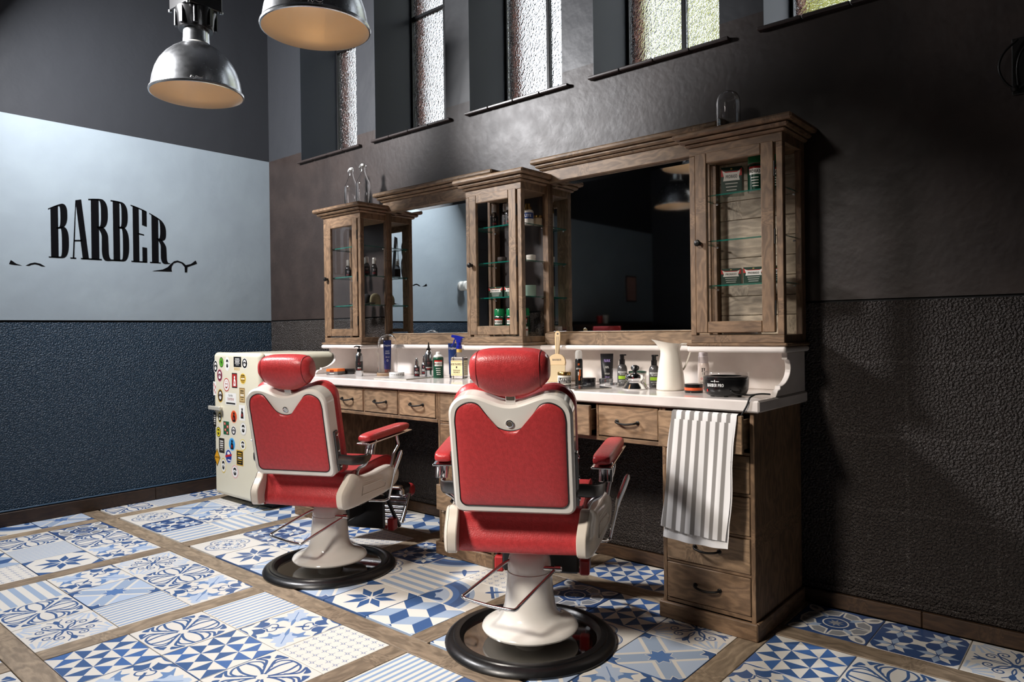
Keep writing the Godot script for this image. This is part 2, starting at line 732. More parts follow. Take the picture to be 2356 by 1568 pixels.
const KEY := 19.0
const FILL := 26.0
const LAMP := 0.012

func softbox(label: String, at: Vector3, aim: Vector3, size: float, energy: float, c: Color, cone := 0.0) -> void:
	var t := thing("studio_softbox_lamp", label, "studio lamp")
	var f := Transform3D(Basis.looking_at(aim - at, Vector3.UP), at)
	var h := size / 2
	var sh := mb(f * Transform3D(Basis(Vector3.RIGHT, -PI / 2), Vector3.ZERO))
	sh.lathe([Vector2(0.0, -0.3), Vector2(0.1, -0.3), Vector2(h * 1.5, 0.02), Vector2(h * 1.5, 0.045), Vector2(h * 1.44, 0.045)], 4, PI / 4, PI / 4 + TAU)
	put(sh, "hood", M.black_matt, t)
	var dif := mat(Color(1, 1, 1), 0.8)
	dif.emission_enabled = true
	dif.emission = c
	dif.emission_energy_multiplier = 2.0
	var d := mb(f)
	d.quad([Vector3(-h, -h, -0.03), Vector3(h, -h, -0.03), Vector3(h, h, -0.03), Vector3(-h, h, -0.03)], Vector3(0, 0, -1))
	put(d, "diffuser", dif, t)
	var s := mb()
	var back := f * Vector3(0, 0, 0.3)
	s.tube([back, Vector3(back.x, back.y - 0.1, back.z), Vector3(back.x, 0.75, back.z)], 0.014, 8)
	put(s, "pole", M.black_paint, t)
	for k in 3:
		var a := TAU * k / 3 + 0.4
		var g := mb()
		g.tube([Vector3(back.x, 0.8, back.z), Vector3(back.x + sin(a) * 0.16, 0.012, back.z + cos(a) * 0.4)], 0.011, 6)
		put(g, "leg", M.black_paint, t)
	if cone <= 0.0:
		area_light(f * Vector3(0, 0, -0.06), f * Vector3(0, 0, -3), Vector2(size, size), energy, c, t)
		return
	# added fill lamp: its grid keeps light off the wall right of the station
	var l := SpotLight3D.new()
	l.name = "spot_light"
	l.spot_angle = cone
	l.spot_angle_attenuation = 1.0
	l.spot_range = 20.0
	l.light_energy = energy
	l.light_color = c
	l.light_size = size * 0.5
	l.shadow_enabled = true
	t.add_child(l)
	l.look_at_from_position(f * Vector3(0, 0, -0.06), f * Vector3(0, 0, -3), Vector3.UP)
	for k in 9:
		for e in 2:
			var g := mb(f)
			var o := (k - 4) * size / 9.0
			g.box(Vector3(o - 0.001, -h, -0.055) if e else Vector3(-h, o - 0.001, -0.055), Vector3(o + 0.001, h, -0.032) if e else Vector3(h, o + 0.001, -0.032))
			put(g, "added_grid_blade", M.black_matt, t)

# ---------------------------------------------------------------- floor
func build_floor() -> void:
	var fl := structure("floor", "patterned blue and white cement tiles in blocks of nine between wooden planks")
	var s := mb()
	s.box(Vector3(-0.3, -0.2, -0.5), Vector3(WIDE + 0.3, -0.009, DEEP + 0.3))
	put(s, "slab", M.mortar, fl)
	var names := ["wide", "thin", "curves", "fleur", "scroll", "ribbon", "tri", "star", "net", "cubes", "medal", "arcs", "hexes", "dense"]
	var tm := {}
	for k in names:
		var m := mat(Color.WHITE, 0.3)
		m.albedo_texture = tile_print(k)
		tm[k] = m
	var full := tile_mesh(TILE - 0.004, TILE - 0.004, 1.0)
	var cut := tile_mesh(GX - 0.006, TILE - 0.004, (GX - 0.006) / TILE)
	# [block along x, block along z] -> nine tiles: rows from the back, three along x each; a digit turns the print
	var plan := {
		"0,1": ["net fleur1 cubes", "ribbon fleur wide", "medal dense wide1"],
		"1,1": ["cubes tri net", "dense fleur1 scroll", "medal star ribbon"],
		"2,1": ["dense arcs net", "medal wide arcs1", "ribbon star cubes"],
		"3,1": ["hexes tri scroll", "star medal ribbon", "cubes ribbon fleur1"],
		"4,1": ["tri curves net", "fleur tri curves", "scroll wide tri"],
		"0,2": ["hexes curves fleur", "curves thin star", "wide cubes net"],
		"1,2": ["scroll curves fleur1", "fleur ribbon thin", "wide curves scroll"],
		"2,2": ["thin fleur1 net", "curves tri curves", "tri fleur tri"],
		"3,2": ["thin star curves", "ribbon scroll fleur", "net curves tri"],
		"4,2": ["medal thin scroll", "tri ribbon star", "curves net wide"],
		"0,3": ["net net net", "scroll thin net", "tri star net"],
		"1,3": ["net curves thin", "star tri net", "wide fleur net"],
		"2,3": ["curves thin scroll", "tri medal net", "wide fleur tri"],
	}
	for bx in range(-1, 5):
		for bz in range(1, 4):
			var z0: float = GZ + PLANK + (bz - 2) * GRID if bz > 1 else 0.4106 + 0.0117
			if bx >= 3 and bz == 3:
				continue
			for a in 3:
				for c in 3:
					var x0 := GX + PLANK + bx * GRID + a * TILE
					if bx < 0:
						if a > 0:
							continue
						x0 = 0.003
					var kinds: Array = plan["%d,%d" % [maxi(bx, 0), bz]][c].split(" ") if bx >= 0 else [["tri", "thin", "curves", "ribbon", "arcs", "wide", "net", "scroll", "star"][(bz - 1) * 3 + c]]
					tile(fl, tm, kinds[a] if bx >= 0 else kinds[0], cut if bx < 0 else full, Vector3(x0 + (GX / 2 - 0.003 if bx < 0 else TILE / 2), 0, z0 + c * TILE + TILE / 2))
	var row := ["curves", "wide", "net", "thin", "medal", "star", "cubes", "net", "scroll", "dense", "tri", "tri1", "tri", "hexes", "dense", "scroll", "thin"]
	for k in row.size():
		var bx := (k - 1) / 3 if k > 0 else -1
		var x := GX / 2 if k == 0 else GX + PLANK + bx * GRID + ((k - 1) % 3) * TILE + TILE / 2
		tile(fl, tm, row[k], cut if k == 0 else full, Vector3(x, 0, 0.3145 - TILE / 2))
	# planks: long ones along the back wall, short ones between them
	for zz in [0.3145, GZ, GZ + GRID]:
		var cuts := [0.0, 0.34, 2.66, 4.6, 5.9] if zz == GZ else ([0.0, 1.9, 3.75, 5.9] if zz < 1 else [0.0, 1.3, 3.3, 5.9])
		for k in cuts.size() - 1:
			var b := wood_mb()
			b.box(Vector3(cuts[k] + 0.0008, -0.012, zz + 0.001), Vector3(cuts[k + 1] - 0.0008, 0.001, zz + (PLANK if zz != 0.3145 else 0.105) - 0.001), 0.0015)
			put(b, "plank", M.plank if k % 2 else M.plank_b, fl)
	for k in 6:
		for seg in [[0.0, 0.3145], [0.42, GZ], [GZ + PLANK, GZ + GRID], [GZ + GRID + PLANK, GZ + 2 * GRID]]:
			var b := wood_mb()
			b.box(Vector3(GX + k * GRID + 0.001, -0.012, seg[0] + 0.001), Vector3(GX + k * GRID + PLANK - 0.001, 0.0007, seg[1] - 0.001), 0.0015)
			put(b, "plank", M.plank_b if k % 2 else M.plank, fl)
	var rest := mb()
	rest.box(Vector3(0, -0.012, GZ + 2 * GRID + PLANK), Vector3(WIDE, -0.002, DEEP))
	rest.box(Vector3(GX + 5 * GRID + PLANK, -0.012, 0), Vector3(WIDE, -0.002, GZ + 2 * GRID + PLANK))
	put(rest, "plain_screed", M.plain_floor, fl)

func tile_mesh(w: float, d: float, part: float) -> ArrayMesh:
	var b := mb()
	var e := 0.0012
	var h := Vector2(w / 2, d / 2)
	b.quad([Vector3(-h.x + e, 0, -h.y + e), Vector3(h.x - e, 0, -h.y + e), Vector3(h.x - e, 0, h.y - e), Vector3(-h.x + e, 0, h.y - e)], Vector3.UP, [Vector2(1.0 - part, 0), Vector2(1, 0), Vector2(1, 1), Vector2(1.0 - part, 1)])
	for k in 4:
		var f := Transform3D(Basis(Vector3.UP, PI / 2 * k), Vector3.ZERO)
		var hx := h.x if k % 2 == 0 else h.y
		var hz := h.y if k % 2 == 0 else h.x
		b.quad([f * Vector3(-hx, -0.001, hz), f * Vector3(hx, -0.001, hz), f * Vector3(hx - e, 0, hz - e), f * Vector3(-hx + e, 0, hz - e)], f.basis * Vector3(0, 0.8, 0.6), [Vector2(0.98, 0.01), Vector2(0.99, 0.01), Vector2(0.99, 0.02), Vector2(0.98, 0.02)])
		b.quad([f * Vector3(-hx, -0.012, hz), f * Vector3(hx, -0.012, hz), f * Vector3(hx, -0.001, hz), f * Vector3(-hx, -0.001, hz)], f.basis * Vector3(0, 0, 1), [Vector2(0.98, 0.01), Vector2(0.99, 0.01), Vector2(0.99, 0.02), Vector2(0.98, 0.02)])
	return b.mesh()

func tile(fl: Node3D, tm: Dictionary, kind: String, me: Mesh, at: Vector3) -> void:
	var turn := 0.0
	if kind.ends_with("1"):
		kind = kind.trim_suffix("1")
		turn = PI / 2
	at.y = rng.randf_range(-0.0006, 0.0006)
	share(me, "tile", tm[kind], fl, Transform3D(Basis(Vector3.UP, turn), at))

# ---------------------------------------------------------------- walls
func slab(parent: Node3D, called: String, m: Material, lo: Vector3, hi: Vector3, bev := 0.0) -> MeshInstance3D:
	var b := mb()
	b.box(lo, hi, bev)
	return put(b, called, m, parent)

const WIN_X := 0.458
const WIN_STEP := 0.8925
const WIN_W := 0.69
const WINS := 5

func build_walls() -> void:
	var wl := structure("wall_left", "side wall painted black above, pale grey blue in the middle and navy below")
	var d0 := 2.42   # a doorway
	var d1 := 3.42
	for seg in [[-0.5, d0], [d1, DEEP + 0.3]]:
		slab(wl, "navy_dado", M.wall_navy, Vector3(-0.3, 0, seg[0]), Vector3(0.004, DADO - 0.012, seg[1]))
		slab(wl, "groove", M.gap, Vector3(-0.3, DADO - 0.012, seg[0]), Vector3(-0.012, DADO + 0.002, seg[1]))
		slab(wl, "pale_band", M.wall_light, Vector3(-0.3, DADO + 0.002, seg[0]), Vector3(0, SPLIT, seg[1]))
		slab(wl, "black_band", M.wall_black, Vector3(-0.3, SPLIT, seg[0]), Vector3(0, HIGH, seg[1]))
	slab(wl, "black_band", M.wall_black, Vector3(-0.3, 2.3, d0), Vector3(0, HIGH, d1))
	var wb := structure("wall_back", "long dark wall with glossy brown plaster between rough stucco and the windows")
	slab(wb, "stucco_dado", M.wall_stucco, Vector3(-0.3, 0, -0.5), Vector3(WIDE + 0.3, DADO - 0.006, 0.003))
	slab(wb, "groove", M.gap, Vector3(-0.3, DADO - 0.006, -0.5), Vector3(WIDE + 0.3, DADO + 0.004, -0.008))
	slab(wb, "brown_band", M.wall_brown, Vector3(-0.3, DADO + 0.004, -0.4), Vector3(WIDE + 0.3, SILL, 0))
	var xs := [-0.3]
	for k in WINS:
		xs.append(WIN_X + WIN_STEP * k)
		xs.append(WIN_X + WIN_STEP * k + WIN_W)
	xs.append(WIDE + 0.3)
	for k in range(0, xs.size(), 2):
		slab(wb, "pier", M.wall_black, Vector3(xs[k], SILL, -0.4), Vector3(xs[k + 1], HIGH, -0.003))
		slab(wb, "pier_foot", M.wall_brown, Vector3(xs[k], SILL, -0.003), Vector3(xs[k + 1], SPLIT, 0.0))
		slab(wb, "pier_face", M.wall_black, Vector3(xs[k], SPLIT, -0.003), Vector3(xs[k + 1], HIGH, 0.0))
	slab(wb, "lintel", M.wall_black, Vector3(-0.3, 4.0, -0.4), Vector3(WIDE + 0.3, HIGH, -0.004))
	var wr := structure("wall_right", "dark wall at the right end of the shop, out of the picture")
	slab(wr, "brown_band", M.wall_brown, Vector3(WIDE, 0, -0.5), Vector3(WIDE + 0.3, HIGH, DEEP + 0.3))
	var wf := structure("wall_front", "dark wall opposite the mirrors, out of the picture")
	slab(wf, "plaster", M.wall_black, Vector3(-0.3, 0, DEEP), Vector3(WIDE + 0.3, HIGH, DEEP + 0.3))
	var ce := structure("ceiling", "dark ceiling high above the lamps")
	slab(ce, "plaster", M.ceiling, Vector3(-0.3, HIGH, -0.5), Vector3(WIDE + 0.3, HIGH + 0.2, DEEP + 0.3))
	# skirting
	var bl := structure("baseboard_left", "dark stained wooden skirting under the navy wall")
	for seg in [[0.02, 0.93], [0.932, d0]]:
		var b := wood_mb()
		b.box(Vector3(0.004, 0.001, seg[0]), Vector3(0.024, 0.086, seg[1]), 0.003)
		put(b, "board", M.base_dark, bl)
	slab(bl, "lit_blue_moulding", mat(rgb(58, 84, 108), 0.4), Vector3(0.004, 0.09, 0.0), Vector3(0.014, 0.1, d0), 0.003)  # blue moulding, colour lightened as if its top edge caught light
	var bb := structure("baseboard_back", "worn brown wooden skirting along the back wall")
	for seg in [[0.024, 1.2], [1.202, 3.1], [3.102, 4.62], [4.622, WIDE]]:
		var b := wood_mb()
		b.box(Vector3(seg[0], 0.001, 0.003), Vector3(seg[1], 0.062, 0.022), 0.003)
		put(b, "board", M.base_brown, bb)
	slab(bb, "moulding", M.wall_stucco, Vector3(0.03, 0.066, 0.003), Vector3(WIDE, 0.088, 0.012), 0.003)

func build_windows() -> void:
	for k in WINS:
		var x0 := WIN_X + WIN_STEP * k
		var x1 := x0 + WIN_W
		var w := structure("window_%d" % (k + 1), "tall window of hammered glass in a thin black steel frame")
		slab(w, "reveal", M.reveal, Vector3(x0, SILL, -0.34), Vector3(x0 + 0.002, 4.0, 0.0))
		var z := -0.345
		var zm := x0 + WIN_W * 0.5
		var f := 0.018
		slab(w, "frame_stile", M.steel_black, Vector3(x0, SILL, z - 0.02), Vector3(x0 + f, 4.0, z + 0.02), 0.003)
		slab(w, "frame_stile", M.steel_black, Vector3(x1 - f, SILL, z - 0.02), Vector3(x1, 4.0, z + 0.02), 0.003)
		slab(w, "mullion", M.steel_black, Vector3(zm - 0.012, SILL, z - 0.018), Vector3(zm + 0.012, 4.0, z + 0.018), 0.003)
		var ty := 3.38
		for y in [SILL, ty, 3.98]:
			slab(w, "transom", M.steel_black, Vector3(x0, y, z - 0.02), Vector3(x1, y + 0.022, z + 0.02), 0.003)
		for c in 2:
			for rr in 2:
				var lo := Vector3(x0 + f if c == 0 else zm + 0.012, SILL + 0.022 if rr == 0 else ty + 0.022, z - 0.003)
				var hi := Vector3(zm - 0.012 if c == 0 else x1 - f, ty if rr == 0 else 3.98, z + 0.003)
				slab(w, "pane", M.hammered, lo, hi)
		# sill of short dark tiles
		var n := 4
		for i in n:
			var b := mb()
			var a := x0 - 0.02 + (WIN_W + 0.075) * i / n
			b.box(Vector3(a + 0.001, SILL - 0.004, -0.32), Vector3(a + (WIN_W + 0.075) / n - 0.001, SILL + 0.012, 0.03), 0.004)
			put(b, "sill_tile", M.ledge_dark, w)

func build_outside() -> void:
	# brick jambs seen blurred through the hammered glass
	var wb: Node3D = get_node("wall_back")
	var bm := mb()
	bm.box(Vector3(-0.05, -0.034, -0.055), Vector3(0.05, 0.034, 0.055), 0.004)
	var me := bm.mesh()
	for k in WINS:
		for i in 20:
			share(me, "brick", M.brick if (i + k) % 3 else M.brick_b, wb, Transform3D(Basis(), Vector3(WIN_X + WIN_STEP * k - 0.035 + 0.004 * (i % 2), SILL + 0.04 + 0.077 * i, -0.458)))
	var t := thing("garden_tree", "yellow green leafy tree outside the last two windows", "tree", Vector3(2.75, 0, -4.4))
	var tr := mb()
	tr.tube(P3([0, -0.1, 0, 0.03, 1.4, 0.02, -0.05, 2.6, 0, 0.1, 3.6, 0]), [0.16, 0.13, 0.11, 0.06], 10)
	put(tr, "trunk", M.bark, t)
	var lf := mb()
	for i in 2600:
		var d := Vector3(rng.randfn(), rng.randfn(), rng.randfn()).normalized() * pow(rng.randf(), 0.45)
		var c := Vector3(0.0, 4.4, 0.0) + d * Vector3(1.75, 1.75, 1.2)
		var q := Basis(Vector3(rng.randfn(), rng.randfn(), rng.randfn()).normalized(), rng.randf() * TAU)
		var s := rng.randf_range(0.07, 0.15)
		lf.quad([c + q * Vector3(-s, 0, 0), c + q * Vector3(0, -s * 0.5, 0.02), c + q * Vector3(s, 0, 0), c + q * Vector3(0, s * 0.5, 0.02)], q.z)
	var cr := put(lf, "crown", M.leaf, t)
	cr.set_meta("kind", "stuff")
	var g := mb()
	g.box(Vector3(-8, -0.3, -16), Vector3(14, -0.21, -0.5))
	var gr := put(g, "garden_ground", M.bark, self)
	gr.set_meta("kind", "structure")
	gr.set_meta("label", "bare ground of the yard outside the windows")

# ---------------------------------------------------------------- lettering on the pale wall
func warp(p: Vector2) -> Vector3:  # p.x along the word 0..1, p.y 0..1 from foot to arched head
	var z := 1.563 - 0.745 * p.x
	var arch := 0.284 + 0.129 * (1.0 - pow(absf(p.x - 0.47) / 0.53, 2.1))
	return Vector3(0, 1.666 + 0.006 * p.x + arch * p.y, z)

func glyph_strip(b: MB, o: Array, i: Array, x0: float, w: float) -> void:  # the area between two curves
	var N := mini(o.size(), i.size())
	for k in N - 1:
		var q := [o[k], o[k + 1], i[k + 1], i[k]]
		var id := []
		for p in q:
			var wp := warp(Vector2(x0 + p.x * w, p.y))
			id.append(b.vert(wp + Vector3(0.0012, 0, 0), Vector3.RIGHT))
		b.tri(id[0], id[1], id[2])
		b.tri(id[0], id[2], id[3])

func bar(b: MB, x0: float, w: float, a: Array) -> void:  # [left, right, foot, head], split so that it follows the arch
	var L := []
	var R := []
	for k in 9:
		var x: float = lerpf(a[0], a[1], k / 8.0)
		L.append(Vector2(x, a[2]))
		R.append(Vector2(x, a[3]))
	glyph_strip(b, L, R, x0, w)

func bowl(b: MB, x0: float, w: float, y0: float, y1: float, xl: float, xr: float, thick: float, thin: float) -> void:
	var o := []
	var i := []
	var e := 0.42   # how much of the width is the round
	for k in 25:
		var a := -PI / 2 + PI * k / 24
		var ca := pow(maxf(cos(a), 0.0), 0.75)
		var sa := signf(sin(a)) * pow(absf(sin(a)), 0.75)
		o.append(Vector2(lerpf(xr - e, xr, ca), lerpf(y0, y1, sa * 0.5 + 0.5)))
		i.append(Vector2(lerpf(xr - e - 0.02, xr - thick, ca), lerpf(y0 + thin, y1 - thin, sa * 0.5 + 0.5)))
	o.push_front(Vector2(xl, y0))
	i.push_front(Vector2(xl, y0 + thin))
	o.append(Vector2(xl, y1))
	i.append(Vector2(xl, y1 - thin))
	glyph_strip(b, o, i, x0, w)

func build_lettering() -> void:
	var t := thing("wall_lettering", "black painted word BARBER with arched top above a moustache outline on the pale wall", "lettering")
	var spots := [["B", 0.0, 0.15], ["A", 0.165, 0.155], ["R", 0.315, 0.168], ["B", 0.5, 0.148], ["E", 0.672, 0.142], ["R", 0.838, 0.162]]
	for s in spots:
		var b := mb()
		var x: float = s[1]
		var w: float = s[2]
		if s[0] != "A":
			bar(b, x, w, [0.12, 0.5, 0.0, 1.0])
			bar(b, x, w, [0.0, 0.5, 0.0, 0.022])
			bar(b, x, w, [0.0, 0.5, 0.978, 1.0])
		if s[0] == "B":
			bowl(b, x, w, 0.55, 1.0, 0.42, 0.98, 0.36, 0.03)
			bowl(b, x, w, 0.0, 0.58, 0.42, 1.04, 0.36, 0.03)
		elif s[0] == "R":
			bowl(b, x, w, 0.52, 1.0, 0.42, 0.95, 0.34, 0.03)
			bar(b, x, w, [0.0, 0.62, 0.0, 0.022])
			glyph_strip(b, spline(P2([0.5, 0.53, 0.7, 0.545, 0.92, 0.44, 0.96, 0.3, 0.98, 0.1, 1.06, 0.03, 1.16, 0.022]), 4), spline(P2([0.46, 0.52, 0.5, 0.5, 0.62, 0.42, 0.63, 0.3, 0.64, 0.1, 0.78, 0.0, 1.16, 0.0]), 4), x, w)
		elif s[0] == "E":
			bar(b, x, w, [0.42, 1.0, 0.978, 1.0])
			bar(b, x, w, [0.42, 1.0, 0.0, 0.022])
			bar(b, x, w, [0.7, 1.0, 0.7, 1.0])
			bar(b, x, w, [0.7, 1.0, 0.0, 0.29])
			bar(b, x, w, [0.42, 0.82, 0.51, 0.535])
		else:
			glyph_strip(b, P2([0.3, 1.0, 0.12, 0.0]), P2([0.34, 1.0, 0.2, 0.0]), x, w)
			glyph_strip(b, P2([0.3, 1.0, 0.64, 0.0]), P2([0.6, 1.0, 0.96, 0.0]), x, w)
			bar(b, x, w, [0.2, 0.62, 0.3, 0.325])
			bar(b, x, w, [0.0, 0.3, 0.0, 0.022])
			bar(b, x, w, [0.54, 1.06, 0.0, 0.022])
		put(b, "letter_" + str(s[0]).to_lower(), M.letters, t)
	for poly in [
		[1.778, 1.611, 1.769, 1.635, 1.762, 1.632, 1.74, 1.615, 1.709, 1.605, 1.752, 1.607],
		[1.691, 1.606, 1.665, 1.622, 1.64, 1.629, 1.61, 1.623, 1.582, 1.606, 1.605, 1.607, 1.62, 1.614, 1.64, 1.618, 1.66, 1.613, 1.671, 1.606],
		[0.927, 1.614, 0.849, 1.63, 0.816, 1.648, 0.791, 1.675, 0.77, 1.693, 0.744, 1.701, 0.706, 1.689, 0.684, 1.671, 0.647, 1.682, 0.611, 1.71, 0.601, 1.687, 0.673, 1.657, 0.676, 1.618, 0.693, 1.617, 0.694, 1.656, 0.715, 1.68, 0.744, 1.689, 0.772, 1.679, 0.787, 1.655, 0.79, 1.635, 0.785, 1.618],
	]:
		var b := mb(Transform3D(Basis(Vector3(0, 0, 1), Vector3(0, 1, 0), Vector3(1, 0, 0)), Vector3(0.0012, 0, 0)))
		b.face(V2(poly), 0.0)
		for k in b.n.size():
			b.n[k] = Vector3.RIGHT
		put(b, "moustache_stroke", M.letters, t)

# ---------------------------------------------------------------- what the mirrors show of the room behind
func build_room_behind() -> void:
	var d := structure("door_1", "dark panelled door in the left wall, beyond the picture")
	slab(d, "leaf", M.wall_black, Vector3(-0.16, 0.0, 2.46), Vector3(-0.1, 2.28, 3.38), 0.004)
	for z in [2.42, 3.38]:
		slab(d, "jamb", M.steel_black, Vector3(-0.2, 0, z), Vector3(0.02, 2.3, z + 0.04), 0.004)
	slab(d, "head", M.steel_black, Vector3(-0.2, 2.28, 2.42), Vector3(0.02, 2.34, 3.42), 0.004)
	for y in [0.2, 1.2]:
		slab(d, "panel", M.wall_black, Vector3(-0.1, y, 2.58), Vector3(-0.09, y + 0.85, 3.26), 0.006)
	var k := thing("wall_thermostat", "round white thermostat fixed to the pale wall beside the door", "thermostat", Vector3(0, 1.63, 2.25))
	var b := mb(Transform3D(Basis(Vector3.FORWARD, PI / 2), Vector3.ZERO))
	b.lathe(P2([0, 0, 0.05, 0.0, 0.05, 0.02, 0.036, 0.03, 0.036, 0.045, 0.05, 0.055, 0.05, 0.08, 0.04, 0.092, 0, 0.095]), 24)
	put(b, "dial", M.white_plastic, k)
	var p := thing("framed_poster", "framed pink and cream poster on the far end of the pale wall", "poster", Vector3(0.0, 1.54, 5.45))
	slab(p, "frame", M.base_dark, Vector3(0, 0, 0), Vector3(0.02, 0.36, 0.27), 0.004)
	slab(p, "print", mat(rgb(196, 150, 138), 0.6), Vector3(0.02, 0.02, 0.02), Vector3(0.0215, 0.34, 0.25))
	var c := thing("side_counter", "dark wooden counter along the far end of the left wall", "counter", Vector3(0.008, 0, 4.2))
	slab(c, "body", M.base_dark, Vector3(0.0, 0, 0), Vector3(0.44, 1.2, 1.1), 0.004)
	slab(c, "top", M.base_dark, Vector3(0.0, 1.2, -0.03), Vector3(0.48, 1.235, 1.13), 0.004)
	for e in [["red_cup", "red paper cup on the dark side counter", 0.32, rgb(190, 40, 40), 0.1], ["white_cup", "white tall cup on the dark side counter", 0.45, rgb(230, 228, 220), 0.11]]:
		var q := thing(e[0], e[1], "cup", Vector3(0.2, 1.235, 4.2 + e[2]))
		var u := mb()
		u.lathe(P2([0, 0, 0.028, 0, 0.04, e[4], 0.042, e[4], 0.039, e[4] - 0.002, 0.027, 0.006, 0, 0.006]), 20)
		put(u, "cup_body", mat(e[3], 0.4), q)

# ---------------------------------------------------------------- tile prints (flat glaze patterns)
const TS := 1024
func pen(im: Image, conts: Array, col: Color) -> void:  # even-odd filled contours in 0..1
	var ed := []
	var lo := TS
	var hi := 0
	for ct in conts:
		var N: int = ct.size()
		for i in N:
			var a: Vector2 = ct[i] * TS
			var b: Vector2 = ct[(i + 1) % N] * TS
			if absf(a.y - b.y) < 1e-6:
				continue
			if a.y > b.y:
				var s := a
				a = b
				b = s
			ed.append([a.y, b.y, a.x, (b.x - a.x) / (b.y - a.y)])
			lo = mini(lo, int(a.y))
			hi = maxi(hi, int(b.y) + 1)
	lo = clampi(lo, 0, TS - 1)
	hi = clampi(hi, 0, TS)
	for y in range(lo, hi):
		var yc := y + 0.5
		var xs := []
		for e in ed:
			if e[0] <= yc and yc < e[1]:
				xs.append(e[2] + (yc - e[0]) * e[3])
		xs.sort()
		for k in range(0, xs.size() - 1, 2):
			var a := clampi(roundi(xs[k]), 0, TS)
			var b := clampi(roundi(xs[k + 1]), 0, TS)
			if b > a:
				im.fill_rect(Rect2i(a, y, b - a, 1), col)

func line(im: Image, pts: Array, w: float, col: Color) -> void:
	for i in pts.size() - 1:
		var a: Vector2 = pts[i]
		var b: Vector2 = pts[i + 1]
		var d := (b - a).normalized().orthogonal() * w / 2
		pen(im, [PackedVector2Array([a + d, b + d, b - d, a - d])], col)
		if i > 0:
			pen(im, [ellipse(a.x, a.y, w, w, 10)], col)

func turned(pts, k: int, mirror := false) -> Array:
	var out := []
	for p in pts:
		var q: Vector2 = p - Vector2(0.5, 0.5)
		if mirror:
			q = Vector2(q.y, q.x)
		for i in k:
			q = Vector2(-q.y, q.x)
		out.append(q + Vector2(0.5, 0.5))
	return out

func blob(im: Image, a: Array, k: int, col: Color, mirror := false, each := 4) -> void:
	pen(im, [PackedVector2Array(turned(spline(P2(a), each, true), k, mirror))], col)

func spiral(cx: float, cy: float, r: float, turns: float, a0: float) -> Array:
	var out := []
	for i in 26:
		var q := i / 25.0
		var a := a0 + TAU * turns * q
		out.append(Vector2(cx + cos(a) * r * (1.0 - q * 0.8), cy + sin(a) * r * (1.0 - q * 0.8)))
	return out

func star_poly(cx: float, cy: float, r1: float, r2: float, n: int, a0 := 0.0) -> PackedVector2Array:
	var p := PackedVector2Array()
	for i in n * 2:
		var r := r1 if i % 2 == 0 else r2
		p.append(Vector2(cx + cos(a0 + PI * i / n) * r, cy + sin(a0 + PI * i / n) * r))
	return p

